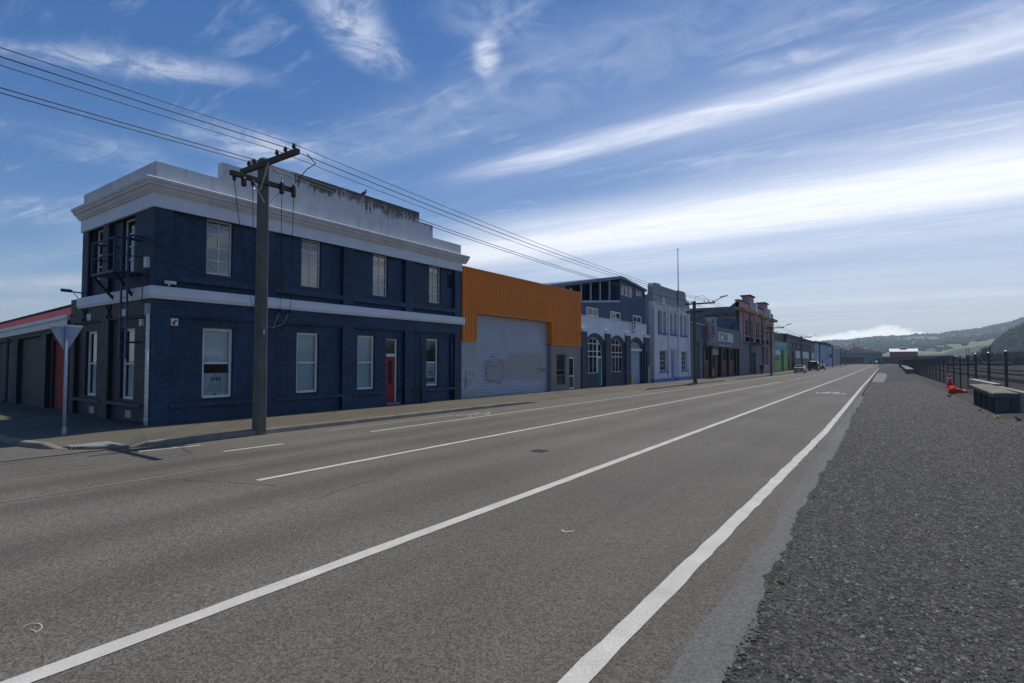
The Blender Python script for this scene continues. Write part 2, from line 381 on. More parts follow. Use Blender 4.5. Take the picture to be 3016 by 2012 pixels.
def window(parent, fr, u0, u1, v0, v1, d, cols=2, rows=4, fw=.06, mw=.022, mat='frame', gl='glass', rail=None, name='window', label=None, vs=None):
    """timber or steel window: frame and glazing bars as one part, every pane a sub-part"""
    mb = MB(fr); t = .05
    mb.box(u0, u0+fw, v0, v1, d-t, d); mb.box(u1-fw, u1, v0, v1, d-t, d); mb.box(u0+fw, u1-fw, v0, v0+fw, d-t, d+.012); mb.box(u0+fw, u1-fw, v1-fw, v1, d-t, d)
    iu0, iu1, iv0, iv1 = u0+fw, u1-fw, v0+fw, v1-fw
    us = [iu0+(iu1-iu0)*i/cols for i in range(cols+1)]
    vs = [iv0]+list(vs)+[iv1] if vs else [iv0+(iv1-iv0)*i/rows for i in range(rows+1)]
    for x in us[1:-1]: mb.box(x-mw/2, x+mw/2, iv0, iv1, d-t+.008, d-.006)
    for i, x in enumerate(vs[1:-1]):
        w = rail if rail else mw
        for a, b in zip(us, us[1:]): mb.box(a+mw/2, b-mw/2, x-w/2, x+w/2, d-t+.01, d-.009)
    o = mb.build(name, mat, parent)
    if label: o['label'] = label
    for a, b in zip(us, us[1:]):
        for p, q in zip(vs, vs[1:]):
            MB(fr).box(a, b, p, q, d-.034, d-.028).build('pane', gl, o)
    return o
def text(parent, body, size, fr, u, v, d, mat, name='lettering', bold=0., shear=0., width=None, vertical=False, align='LEFT', flip=False):
    c = bpy.data.curves.new('txt', 'FONT'); c.body = body; c.size = size; c.offset = bold; c.shear = shear; c.align_x = align
    o = bpy.data.objects.new('txt', c); COL.objects.link(o)
    bpy.context.view_layer.update()
    me = bpy.data.meshes.new_from_object(o.evaluated_get(bpy.context.evaluated_depsgraph_get()))
    bpy.data.objects.remove(o)
    xs = [q.co.x for q in me.vertices]; k = 1.
    if width and xs: k = width/(max(xs)-min(xs))
    for q in me.vertices:
        a, b = q.co.x*k, q.co.y
        if vertical: a, b = -b, a
        q.co = fr(u+(-a if flip else a), v+b, d)
    me.materials.clear(); me.materials.append(MAT[mat]); me.name = name
    return link(name, me, parent)
def strokes(parent, lines, w, fr, d, mat, name='graffiti'):
    """flat painted strokes (ribbons) lying just off a wall"""
    mb = MB(fr)
    for ln in lines:
        for (a, b), (c, e) in zip(ln, ln[1:]):
            L = math.hypot(c-a, e-b) or 1; nx, ny = -(e-b)/L*w/2, (c-a)/L*w/2; ex, ey = (c-a)/L*w/3, (e-b)/L*w/3
            mb.add([(a-ex+nx, b-ey+ny, d), (a-ex-nx, b-ey-ny, d), (c+ex-nx, e+ey-ny, d), (c+ex+nx, e+ey+ny, d)], [(0,1,2,3)])
    return mb.build(name, mat, parent)
def slatdoor(parent, fr, u0, u1, v0, v1, d, mat, pitch=.115, name='roller_door'):
    """steel roller door: every curtain slat its own piece"""
    n = int(round((v1-v0)/pitch)); p = (v1-v0)/n
    base = MB(fr).box(u0, u1, v0-.01, v0+.03, d-.03, d+.012).build(name, mat, parent)
    prof = [(0, 0.), (.10, .0), (.25, .020), (.5, .030), (.75, .020), (.90, 0.), (1.0, 0.)]
    mb = MB(); X0, Y0, Z0 = fr(0, 0, 0); A = Vector(fr(1, 0, 0))-Vector((X0, Y0, Z0)); B = Vector(fr(0, 0, 1))-Vector((X0, Y0, Z0))
    mb.grid([[tuple(A*u0+B*(d+e)+Vector((0, 0, t*p))) for u in [0]]+[tuple(A*u1+B*(d+e)+Vector((0, 0, t*p)))] for t, e in prof])
    me = mb.mesh('slat', mat)
    for i in range(n):
        o = bpy.data.objects.new('slat', me); COL.objects.link(o); o.location = (X0, Y0, Z0+v0+i*p)
        put(o, base)
    return base
def corrugated(mb, u0, u1, v0, v1, d, pitch=.19, amp=.035, v0f=None, v1f=None):
    n = max(1, int(round((u1-u0)/pitch))); p = (u1-u0)/n; us = []
    for i in range(n):
        for t, e in ((0, 0), (.30, 0), (.42, 1), (.78, 1), (.9, 0)): us.append((u0+(i+t)*p, d+e*amp))
    us.append((u1, d))
    lo = lambda u: v0f(u) if v0f else v0
    hi = lambda u: v1f(u) if v1f else v1
    mb.grid([[(u, lo(u), e) for u, e in us], [(u, hi(u), e) for u, e in us]])
    return mb

# ================================================================== SETTING: ground, road, pavement, gravel
def asphalt(name, col, grain, var, tint, tracks=False, bump=.5, vs=75):
    m = pm(name, col, .78, var, .35, 0, 1, .4)
    t, b = pnodes(name); L = t.links; g = t.nodes.new('ShaderNodeNewGeometry'); pos = g.outputs['Position']
    def noise(s, det, vec=pos, rg=.6):
        n = t.nodes.new('ShaderNodeTexNoise'); n.inputs['Scale'].default_value = s; n.inputs['Detail'].default_value = det; n.inputs['Roughness'].default_value = rg
        L.new(vec, n.inputs['Vector']); return n.outputs[0]
    v = t.nodes.new('ShaderNodeTexVoronoi'); v.inputs['Scale'].default_value = vs; L.new(pos, v.inputs['Vector'])
    sv = t.nodes.new('ShaderNodeSeparateXYZ'); L.new(v.outputs['Color'], sv.inputs[0])
    f = mrange(t, sv.outputs[0], 0, 1, 1-grain, 1+grain, 'LINEAR')
    f = mth(t, 'MULTIPLY', f, mrange(t, noise(28, 3), .3, .7, .86, 1.14, 'LINEAR'))
    f = mth(t, 'MULTIPLY', f, mrange(t, noise(.22, 4), .3, .7, 1-var, 1+var, 'LINEAR'))
    mp = t.nodes.new('ShaderNodeMapping'); mp.inputs[3].default_value = (1.2, .05, 1); L.new(pos, mp.inputs[0])
    f = mth(t, 'MULTIPLY', f, mrange(t, noise(1.0, 5, mp.outputs[0], .65), .3, .7, .86, 1.14, 'LINEAR'))
    pale = mrange(t, sv.outputs[1], .985, 1., 0, .9, 'LINEAR')
    dark = mrange(t, noise(60, 1), .70, .78, 1., .35, 'LINEAR')
    f = mth(t, 'MULTIPLY', f, dark); f = mth(t, 'ADD', f, pale)
    if tracks:      # wheel paths polished by traffic
        s = t.nodes.new('ShaderNodeSeparateXYZ'); L.new(pos, s.inputs[0])
        for c, w in ((-5.2, .55), (-6.9, .5), (-8.9, .45), (-10.3, .45)):
            a = mrange(t, mth(t, 'ABSOLUTE', mth(t, 'SUBTRACT', s.outputs[0], c)), 0, w*1.4, .76, 1., 'SMOOTHSTEP')
            f = mth(t, 'MULTIPLY', f, a)
        bikelane = mrange(t, s.outputs[0], -4.2, -4.1, 1., .80, 'LINEAR')
        f = mth(t, 'MULTIPLY', f, bikelane)
    sc = t.nodes.new('ShaderNodeVectorMath'); sc.operation = 'SCALE'; L.new(f, sc.inputs['Scale'])
    mx = t.nodes.new('ShaderNodeMix'); mx.data_type = 'RGBA'; L.new(noise(.5, 4), mx.inputs[0]); mx.inputs[6].default_value = (*col, 1); mx.inputs[7].default_value = (*tint, 1)
    L.new(mx.outputs[2], sc.inputs[0]); L.new(sc.outputs[0], b.inputs['Base Color'])
    bp = t.nodes.new('ShaderNodeBump'); bp.inputs['Strength'].default_value = bump; bp.inputs['Distance'].default_value = .006
    L.new(v.outputs['Distance'], bp.inputs['Height']); L.new(bp.outputs[0], b.inputs['Normal'])
    return m
asphalt('road', (.122, .108, .085), .48, .18, (.112, .103, .088), True)
pnodes('road')[1].inputs['Roughness'].default_value = .74; pnodes('road')[1].inputs['Specular IOR Level'].default_value = .4
asphalt('pave', (.104, .090, .064), .25, .25, (.086, .078, .060), False, .3)
asphalt('seal', (.112, .111, .108), .3, .14, (.100, .100, .098), False, .3)
asphalt('patchseal', (.16, .16, .165), .2, .12, (.15, .15, .16), False, .3)
asphalt('gravel', (.030, .030, .032), 1.0, .32, (.040, .037, .034), False, 1.0, 34)
pnodes('gravel')[1].inputs['Roughness'].default_value = .85

# one sheet that reaches the horizon
YB = [-400, -60, 0, 20, 40, 60, 80, 100, 130, 200, 400, 900, 1800, 3500, 9000]
struct('ground', MB().grid([[(x, y, zg(y)-.07) for x in (-9000, -3000, -600, -100, -20, 0, 100, 600, 3000, 9000)] for y in YB]), 'earth')
YR = [-60, -20, -8, 0, 10, 20, 30, 40, 60, 80, 100, 150, 250, 350, 420, 560]
mb = MB().grid([[(-13.35, y, zg(y)), (-8, y, zg(y)+.02), (-4, y, zg(y)+.01), (-.95, y, zg(y))] for y in YR])
mb.grid([[(x, y, 0) for x in (-120, -60, -30, -16, -13.35)] for y in (-9, -2, 3.6, 6.0)])
road = struct('road', mb, 'road')
def zr(x, y):     # road surface height (slight crown)
    pts = ((-13.35, 0), (-8, .02), (-4, .01), (-.95, 0)); z = zg(y)
    for (a, p), (b, q) in zip(pts, pts[1:]):
        if a <= x <= b: return z+p+(q-p)*(x-a)/(b-a)
    return z
rnd = random.Random(3)
# gravel shoulder with a ragged edge over the seal
rows = []
ys = [-20+2*i for i in range(10)]+[.1*i for i in range(200)]+[20+1*i for i in range(120)]+[140+20*i for i in range(20)]
for y in ys:
    e = -.82+.05*sin(y*.43+1)+.10*mn.fractal(Vector((y*.9, 0, 0)), 1., 2., 5)+rnd.uniform(-.02, .02) if y < 120 else -.6
    rows.append([(x, y, (zg(y)+.006 if k == 0 else zgr(x, y)+.012)) for k, x in enumerate([e, e+.10, -.4, 0, .4, .8]+[1+.2*i for i in range(17)]+[6.5])])
struct('gravel_shoulder', MB().grid(rows), 'gravel')
mb = MB()
rows = []
for y in [-20+2*i for i in range(10)]+[.15*i for i in range(240)]:
    rows.append([(-1.06+.07*mn.fractal(Vector((y*.7, 5, 0)), 1., 2., 4), y, zg(y)+.003), (-.70, y, zg(y)+.003)])
mb.grid(rows)
struct('shoulder_seal', mb, 'seal')
P = [(-.86, 38), (-.80, 60), (-.70, 90), (-.5, 118), (.2, 116), (.7, 104), (.5, 80), (.05, 56), (-.5, 44)]
struct('seal_patch', MB().add([(x, y, zgr(x, y)+.022) for x, y in P], [tuple(range(len(P)))]), 'patchseal')
# stones too many to count: loose chip on the shoulder, spilling on to the seal
import numpy as np
rg = np.random.default_rng(5)
N = 240000
yy = 1.0+60*rg.random(N)**3.2; xx = -.80+(4.9)*rg.random(N)
sp = rg.random(N) < .012; xx[sp] = -1.0-2.6*rg.random(sp.sum())**2.2
ss = .0042+.0080*rg.random(N)**2.2; ss *= 1+yy*.09
ss[sp] *= .55
ok = ~((xx > 2.9) & (yy > 21)); yy, xx, ss, sp = yy[ok], xx[ok], ss[ok], sp[ok]; N = len(xx)
base = np.array([(1,0,0),(-1,0,0),(0,1,0),(0,-1,0),(0,0,1),(0,0,-1)], float)
tri = np.array([(0,2,4),(2,1,4),(1,3,4),(3,0,4)])
V = base[None]*(ss[:, None, None]*(1+.9*(rg.random((N, 6, 3))-.5)))
an = rg.random(N)*6.28; ca, sa = np.cos(an), np.sin(an)
V[:, 4, :2] += (rg.random((N, 2))-.5)*ss[:, None]*1.2
Vx = V[..., 0]*ca[:, None]-V[..., 1]*sa[:, None]; Vy = V[..., 0]*sa[:, None]+V[..., 1]*ca[:, None]
zb = np.array([(zgr(a, b)+.012 if a > -.8 else zr(a, b)) for a, b in zip(xx, yy)])
V = np.stack([Vx+xx[:, None], Vy+yy[:, None], V[..., 2]*.70+(zb+ss*.10)[:, None]], -1).reshape(-1, 3)
F = (tri[None]+(np.arange(N)*6)[:, None, None]).reshape(-1, 3)
me = bpy.data.meshes.new('loose_chip'); me.vertices.add(len(V)); me.vertices.foreach_set('co', V.ravel())
me.loops.add(F.size); me.loops.foreach_set('vertex_index', F.ravel().astype(np.int32)); me.polygons.add(len(F))
me.polygons.foreach_set('loop_start', np.arange(0, F.size, 3, dtype=np.int32)); me.polygons.foreach_set('loop_total', np.full(len(F), 3, np.int32)); me.update()
m = pm('chip', (.085, .087, .094), .75, .1, 1, spec=.4); t, b = pnodes('chip')
g = t.nodes.new('ShaderNodeNewGeometry'); v = t.nodes.new('ShaderNodeTexVoronoi'); v.inputs['Scale'].default_value = 38; t.links.new(g.outputs['Position'], v.inputs['Vector'])
sv = t.nodes.new('ShaderNodeSeparateXYZ'); t.links.new(v.outputs['Color'], sv.inputs[0])
sc = t.nodes.new('ShaderNodeVectorMath'); sc.operation = 'SCALE'; sc.inputs[0].default_value = (.062, .061, .062); t.links.new(mth(t, 'ADD', mrange(t, sv.outputs[0], 0, 1, .15, 1.9, 'LINEAR'), mrange(t, sv.outputs[1], .9, 1, 0, 2.2, 'LINEAR')), sc.inputs['Scale']); t.links.new(sc.outputs[0], b.inputs['Base Color'])
me.materials.append(m)
tag(link('loose_chip', me), 'loose dark grey stone chip lying over the road shoulder', 'gravel', kind='stuff')

# pavement and kerb --------------------------------------------------
def kh(x, y):       # kerb upstand, dropped at the corner ramp and the vehicle crossing of the orange shed
    h = .125
    h -= .10*sstep(19.8, 21.2, y)*(1-sstep(33.5, 35.0, y))
    h -= .11*sstep(56, 57, y)*(1-sstep(61, 62, y)) if x > -14 else 0
    if x > -15 and y < 6: h -= .105*sstep(-14.6, -14.1, x)*(1-sstep(4.7, 5.2, y))
    return h
KP = [(-120, 3.2), (-60, 3.3), (-40, 3.35), (-30, 3.38), (-22, 3.4), (-18, 3.41), (-16.4, 3.42), (-15.3, 3.5), (-14.6, 3.65), (-14.25, 3.8), (-13.95, 3.98), (-13.68, 4.2), (-13.45, 4.45), (-13.25, 4.75), (-13.12, 5.1), (-13.03, 5.5), (-13.0, 6.2)]
KP += [(-13.0, 7+1.0*i) for i in range(60)]+[(-13.05, 67+5*i) for i in range(45)]
rk, rp = [], []
for i, (x, y) in enumerate(KP):
    a = KP[max(i-1, 0)]; b = KP[min(i+1, len(KP)-1)]; tx, ty = b[0]-a[0], b[1]-a[1]; L = math.hypot(tx, ty); nx, ny = -ty/L, tx/L
    z = zg(y); h = kh(x, y); w = .14; jit = rnd.uniform(-.006, .006)
    rk.append([(x, y, z-.03), (x+nx*.012, y+ny*.012, z+h-.02), (x+nx*.03, y+ny*.03, z+h+jit), (x+nx*w, y+ny*w, z+h+.006+jit), (x+nx*w, y+ny*w, z+h-.05)])
    inner = (-16.2, max(y, 6.1)) if x > -15.5 else (x, 6.5)
    q = (x+nx*w, y+ny*w); row = []
    for tt in (0, .12, .3, .55, .8, 1.):
        px_, py_ = q[0]+(inner[0]-q[0])*tt, q[1]+(inner[1]-q[1])*tt
        hh = h+.004 if tt == 0 else (h+(.165-h)*sstep(0, .6, tt))
        row.append((px_, py_, zg(py_)+hh))
    rp.append(row)
struct('kerb', MB().grid(rk), 'kerbstone')
struct('pavement', MB().grid(rp), 'pave')
# vehicle crossing and service trench scars in the pavement are low ridges of newer seal
struct('pavement_patch', MB().add([(x, y, zg(y)+.172+.004) for x, y in ((-15.6, 23.4), (-14.9, 23.2), (-14.8, 26.4), (-15.5, 26.7))], [(0,1,2,3)]), 'seal')
ramp = thing('kerb_ramp', 'pale ribbed concrete kerb ramp at the street corner', 'kerb ramp', (-13.7, 4.4, .02))
MB().prism([(-14.22, 3.93), (-13.62, 4.22), (-13.2, 4.78), (-14.22, 4.70)], -.03, .052).build('slab', 'kerbstone', ramp)
for i in range(15):
    y = 4.0+i*.05; x1 = -13.85+(y-4.0)*.72
    if x1 < -14.1: continue
    MB().box(-14.2, x1, y-.013, y+.013, .052, .066).build('rib', 'concrete_pale', ramp)

# road markings ------------------------------------------------------
def stripe(name, pts, w, mat='line', ragged=.006, z=.005):
    rows = []; n = 0
    for (x0, y0), (x1, y1) in zip(pts, pts[1:]):
        k = max(2, int(abs(y1-y0)/(.25 if y0 < 25 else 2)))
        for i in range(k):
            x, y = x0+(x1-x0)*i/k, y0+(y1-y0)*i/k; r = ragged if y < 30 else 0
            rows.append([(x-w/2+rnd.uniform(-r, r), y, zr(x-w/2, y)+z), (x+w/2+rnd.uniform(-r, r), y, zr(x+w/2, y)+z)])
    x, y = pts[-1]; rows.append([(x-w/2, y, zr(x-w/2, y)+z), (x+w/2, y, zr(x+w/2, y)+z)])
    return struct(name, MB().grid(rows), mat)
stripe('edge_line', [(-1.58, -3), (-1.5, 2.8), (-1.27, 17), (-1.23, 53), (-.98, 115), (-.6, 190), (-.3, 300)], .155, 'line', .010)
stripe('lane_line', [(-4.12, -3), (-4.10, 6), (-4.08, 40), (-4.0, 110), (-3.6, 300)], .15)
stripe('centre_line', [(-7.95, 4.6), (-7.99, 9), (-7.99, 21), (-8.0, 56.5)], .12)
stripe('bike_line', [(-11.13, 9.55), (-11.18, 12), (-11.28, 30), (-11.38, 52), (-11.4, 96)], .10)
stripe('faint_line', [(-12.28, 9.1), (-12.28, 14.2)], .07, 'line_old')
stripe('dash_line', [(-12.58, 4.72), (-12.42, 5.85)], .09); stripe('dash_line', [(-11.13, 5.7), (-11.08, 7.0)], .10)
stripe('limit_line', [(-14.05, -6), (-13.98, 3.60)], .20)
stripe('ghost_line', [(-9.45, -6), (-9.5, 8), (-9.55, 30)], .09, 'ghost')
def crack(x, y, dx, dy, n, w, sd):
    r_ = random.Random(sd); mb = MB(); a = (x, y)
    for i in range(n):
        b_ = (a[0]+dx+r_.uniform(-.09, .09), a[1]+dy+r_.uniform(-.07, .07)); L_ = math.hypot(b_[0]-a[0], b_[1]-a[1]); k = w*r_.uniform(.4, 1.3); nx, ny = -(b_[1]-a[1])/L_*k, (b_[0]-a[0])/L_*k
        mb.add([(a[0]+nx, a[1]+ny, zr(*a)+.004), (a[0]-nx, a[1]-ny, zr(*a)+.004), (b_[0]-nx, b_[1]-ny, zr(*b_)+.004), (b_[0]+nx, b_[1]+ny, zr(*b_)+.004)], [(0,1,2,3)]); a = b_
    struct('road_crack', mb, 'seam')
crack(-7.2, 11.6, .16, .18, 22, .010, 1); crack(-6.3, 4.3, -.05, .2, 12, .007, 2); crack(-9.6, 3.6, .2, .06, 12, .006, 3); crack(-4.9, 14, .05, .4, 20, .012, 4); crack(-10.4, 8.0, .1, .22, 10, .007, 5)
for y in [70+9*i for i in range(22)]: stripe('dash_line', [(-8.02, y), (-8.02, y+3)], .12)
stripe('cross_tick', [(-4.9, 112), (-4.9, 112.35)], 1.4)
def bike(cx, cy, sx, sy, mat, name='bike_symbol'):
    """cycle symbol painted on the road, long axis along the traffic"""
    mb = MB(); zz = lambda x, y: zr(x, y)+.0055
    def ring(ux, uy, r, w, n=22):
        v = []; f = []
        for k in range(n):
            for q in (r-w/2, r+w/2):
                x, y = cx+(ux+q*cos(2*pi*k/n))*sx, cy+(uy+q*sin(2*pi*k/n))*sy; v.append((x, y, zz(x, y)))
        mb.add(v, [(2*k, 2*k+1, (2*k+3) % (2*n), (2*k+2) % (2*n)) for k in range(n)])
    def seg(a, b, w):
        L = math.hypot(b[0]-a[0], b[1]-a[1]); nx, ny = -(b[1]-a[1])/L*w/2, (b[0]-a[0])/L*w/2
        q = [(a[0]+nx, a[1]+ny), (a[0]-nx, a[1]-ny), (b[0]-nx, b[1]-ny), (b[0]+nx, b[1]+ny)]
        mb.add([(cx+u*sx, cy+v*sy, zz(cx+u*sx, cy)+.0004) for u, v in q], [(0,1,2,3)])
    ring(-.58, -.2, .36, .11); ring(.58, -.2, .36, .11)
    for a, b in (((-.58, -.2), (-.12, -.2)), ((-.12, -.2), (-.3, .38)), ((-.12, -.2), (.36, .34)), ((-.3, .38), (.36, .34)), ((-.58, -.2), (-.3, .38)), ((.58, -.2), (.28, .62)), ((.28, .62), (.5, .66)), ((-.42, .46), (-.16, .46))): seg(a, b, .10)
    struct(name, mb, mat)
bike(-2.56, 38.2, .80, 2.0, 'line'); bike(-11.8, 15.0, .42, 1.5, 'line_old')
# inspection cover and spilt paint on the road
tag(MB().box(-6.0, -5.72, 9.33, 9.62, zr(-5.9, 9.4)-.02, zr(-5.9, 9.4)+.008).build('utility_cover', 'black'), 'small black rectangular cover set in the road beside the centre line', 'cover')
def splat(pts, w, name='paint_mark'):
    mb = MB()
    for ln in pts:
        for (a, b), (c, e) in zip(ln, ln[1:]):
            L = math.hypot(c-a, e-b) or 1; nx, ny = -(e-b)/L*w/2, (c-a)/L*w/2
            mb.add([(a+nx, b+ny, zr(a, b)+.005), (a-nx, b-ny, zr(a, b)+.005), (c-nx, e-ny, zr(c, e)+.005), (c+nx, e+ny, zr(c, e)+.005)], [(0,1,2,3)])
    struct(name, mb, 'line_old')
splat([[(-4.91, 1.17), (-4.94, 1.22), (-4.89, 1.25), (-4.83, 1.25), (-4.79, 1.24), (-4.75, 1.21), (-4.74, 1.19)], [(-4.82, 1.19), (-4.78, 1.2), (-4.75, 1.2)]], .010)
splat([[(-4.82, 1.05), (-4.83, 1.08)]], .008)
splat([[(-2.93, 5.2), (-2.86, 5.15), (-2.8, 5.25)]], .03)
# drain scar across the shoulder
mb = MB(); rows = []
for i in range(9):
    x = -.82+i*.26; y = 36.7-.82*i*.25; rows.append([(x, y-.28, zgr(x, y)+.024), (x, y, zgr(x, y)+.035), (x, y+.28, zgr(x, y)+.024)])
struct('earth_ridge', mb.grid(rows), 'mossdark')

# ================================================================== CORNER BUILDING
CB = thing('corner_building', 'two-storey navy painted brick corner building with white parapet and cornice', 'building', (XF, YS, 0))
YE = 18.9; XL = -21.15
def ap(y, z, d): k = (abs(XF)-d)/abs(XF); return y*k, H0+(z-H0)*k       # photo position on the wall plane -> position on a plane set back by -d
DP, DW = -.13, -.24
bays = [(6.65, 9.24), (9.68, 12.31), (12.76, 15.37), (15.83, 18.44)]
upwin = [(7.50, 8.24), (10.54, 11.28), (13.58, 14.31), (16.64, 17.36)]
lowwin = [(7.45, 8.31), (10.41, 11.24), (12.89, 13.69), (16.50, 17.24)]
fw_ = []      # brick fields (u0,u1,v0,v1,d,holes)
def apw(w, z0, z1, d):
    a, p = ap(w[0], z0, d); b, q = ap(w[1], z1, d); return (a, b, p, q)
UPH = [apw(w, 4.34, 5.93, DW) for w in upwin]; LOH = [apw(w, .79, 2.79, DW) for w in lowwin]
DOORH = apw((14.27, 14.88), .10, 2.74, DW); VENT = apw((17.87, 18.2), 5.15, 5.69, DP)
mw = MB(FRONT)
allh = UPH+LOH+[DOORH]
wall(mw, YS+.02, YE, -.5, 6.0, -.45, DP-.006, allh+[VENT])
edges = [YS]+[e for b in bays for e in b]+[YE]
piers = [(edges[i], edges[i+1]) for i in range(0, len(edges), 2)]
for a, b in piers: mw.box(max(a, YS+.02), b, -.5, 6.0, DP-.006, -.006)
for a, b in bays: mw.box(a, b, 3.10, 3.56, DP-.006, -.006)
wallp = mw.build('wall', 'navy_mortar', CB)
BL = []
for a, b in piers: BL += [(FRONT, q) for q in bricks(a, b, .62, 3.55, 0.)+bricks(a, b, 3.83, 5.99, 0.)]
for i, (a, b) in enumerate(bays):
    BL += [(FRONT, q) for q in bricks(a, b, 3.10, 3.55, 0.)]
    hs = LOH+[DOORH]
    BL += [(FRONT, q) for q in bricks(a, b, .66, 3.10, DP, hs)+bricks(a, b, 3.83, 5.99, DP, UPH+[VENT])]
plm = MB(FRONT)                                     # smooth rendered plinth
for a, b in piers: plm.box(a, b, -.3, .62, -.10, .004)
for a, b in bays:
    for p, q, z0, z1 in cut(a, b, -.3, .575, [DOORH]): plm.box(p, q, z0, z1, DP-.004, DP+.006)
plm.build('plinth', 'navy', CB)
for a, b in bays:
    for p, q, z0, z1 in cut(a+.002, b-.002, .575, .665, [(DOORH[0]-.02, DOORH[1]+.35 if a > 12 and a < 13 else DOORH[1], 0, 3)]): MB(FRONT).prism([(p, .575), (q, .575), (q, .665), (p, .665)], DP-.01, .035).build('ledge', 'navy', CB)
    MB(FRONT).prism([(a+.002, 4.04), (b-.002, 4.04), (b-.002, 4.20), (a+.002, 4.20)], DP-.01, .012).build('ledge', 'navy', CB)
    MB(FRONT).box(a+.002, b-.002, 3.055, 3.095, DP-.01, -.03).build('ledge', 'navy', CB)
# side wall -------------------------------------------------------------
sb_low = [(-21.65, -19.36), (-18.85, -16.40)]; sb_up = [(-20.65, -19.48), (-19.0, -17.11)]
SUP = [(-20.50, -19.72, 4.40, 5.99), (-18.32, -17.52, 4.40, 5.99)]; SLO = [(-21.05, -20.12, .75, 2.79), (-18.26, -17.34, .75, 2.79)]
ms = MB(SIDE)
wall(ms, -22.05, XF-.06, -.5, 3.86, -.45, DP-.006, SLO); wall(ms, XL, XF-.06, 3.86, 6.0, -.45, DP-.006, SUP)
pl_low = [(-22.05, -21.65), (-19.36, -18.85), (-16.40, XF-.004)]; pl_up = [(XL, -20.65), (-19.48, -19.0), (-17.11, XF-.004)]
for a, b in pl_low: ms.box(a, b-.02, -.5, 3.56, DP-.006, -.006)
for a, b in pl_up: ms.box(a, b-.02, 3.56, 6.0, DP-.006, -.006)
for a, b in sb_low: ms.box(a, b, 3.10, 3.56, DP-.006, -.006)
sidep = ms.build('side_wall', 'slate_mortar', CB)
BS = []; BU = []
for a, b in pl_low: BS += [(SIDE, q) for q in bricks(a, b, .10, 3.56, 0.)]
for a, b in sb_low: BS += [(SIDE, q) for q in bricks(a, b, 3.10, 3.56, 0.)+bricks(a, b, .16, .60, DP)+bricks(a, b, .68, 3.10, DP, SLO)]
BS += [(SIDE, q) for q in bricks(-22.05, XL, 3.56, 3.86, 0.)]
for a, b in pl_up: BU += [(SIDE, q) for q in bricks(a, b, 3.84, 5.99, 0.)]
for a, b in sb_up: BU += [(SIDE, q) for q in bricks(a, b, 3.84, 5.99, DP, SUP)]
for a, b in sb_low: MB(SIDE).box(a+.002, b-.002, .59, .68, DP-.01, .03).build('side_ledge', 'slate', CB); MB(SIDE).box(a-.2, b+.1, -.3, .13, -.1, .05).build('side_plinth', 'concrete', CB); MB(SIDE).box(a+.002, b-.002, 3.055, 3.095, DP-.01, -.03).build('side_ledge', 'slate', CB)
# the bricks: the 300 that show largest are single pieces, the remainder one mass
allb = [(fr, q, 'navy') for fr, q in BL]+[(fr, q, 'slate') for fr, q in BS]+[(fr, q, 'slateup') for fr, q in BU]
def bsize(e):
    fr, q, m = e; p = Vector(fr((q[0]+q[1])/2, (q[2]+q[3])/2, q[4]))-Vector((0, 0, H0)); n = Vector(fr(0, 0, 1))-Vector(fr(0, 0, 0))
    return (q[1]-q[0])*abs(p.normalized().dot(n))/p.length_squared
def bvis(e):
    p = Vector(e[0]((e[1][0]+e[1][1])/2, (e[1][2]+e[1][3])/2, 0)); return 1.2 < p.z < 6
allb.sort(key=bsize, reverse=True)
single = [e for e in allb if bvis(e)][:300]; sset = set(id(e) for e in single)
mass = {'navy': MB(), 'slate': MB(), 'slateup': MB()}
def brick_into(mb, fr, q):
    j = lambda: rnd.uniform(-.0015, .0015)
    a, b, c, e, d = q; t = d+j(); v = [fr(a, c, d-.03), fr(b, c, d-.03), fr(b, e, d-.03), fr(a, e, d-.03), fr(a, c, t), fr(b, c, t+j()), fr(b, e, t+j()), fr(a, e, t)]
    mb.add(v, [(4,5,6,7),(0,1,5,4),(1,2,6,5),(2,3,7,6),(3,0,4,7)])
cache = {}
for e in allb:
    fr, q, m = e
    if id(e) not in sset: brick_into(mass[m], fr, q); continue
    key = (fr is SIDE, round(q[1]-q[0], 2), round(q[3]-q[2], 3), m)
    if key not in cache:
        w, h = (q[1]-q[0])/2, (q[3]-q[2])/2; loc = (lambda u, v, d: (d, u, v)) if fr is FRONT else (lambda u, v, d: (u, -d, v))
        cache[key] = MB(loc).box(-w, w, -h, h, -.03, 0).mesh('brick', m)
    o = bpy.data.objects.new('brick', cache[key]); COL.objects.link(o); o.location = fr((q[0]+q[1])/2, (q[2]+q[3])/2, q[4]+rnd.uniform(-.0015, .0015))
    put(o, wallp if fr is FRONT else sidep)
for m, mb in mass.items(): tag(mb.build('brickwork', m, CB), kind='stuff')
# white band, fascia, cornice, parapet (swept round the corner) ----------
def sweep(prof, x0, y1, name, mat, endx=None):
    """closed profile of (out, z) swept along the side wall, round the corner and along the front"""
    mb = MB(); n = len(prof)
    vs = [(x0, YS-o, z) for o, z in prof]+[(XF+o, YS-o, z) for o, z in prof]+[(XF+o, y1, z) for o, z in prof]
    fs = [tuple(range(n)), tuple(range(2*n, 3*n))]
    for k in (0, 1):
        for i in range(n): fs.append((k*n+i, k*n+(i+1) % n, (k+1)*n+(i+1) % n, (k+1)*n+i))
    return mb.add(vs, fs).build(name, mat, CB)
sweep([(-.02, 3.52), (.06, 3.52), (.085, 3.58), (.10, 3.60), (.10, 3.83), (.07, 3.855), (-.02, 3.86)], -21.2, 19.06, 'band', 'white')
sweep([(-.02, 5.98), (.05, 5.98), (.05, 6.36), (-.02, 6.36)], -21.18, YE, 'fascia', 'white')
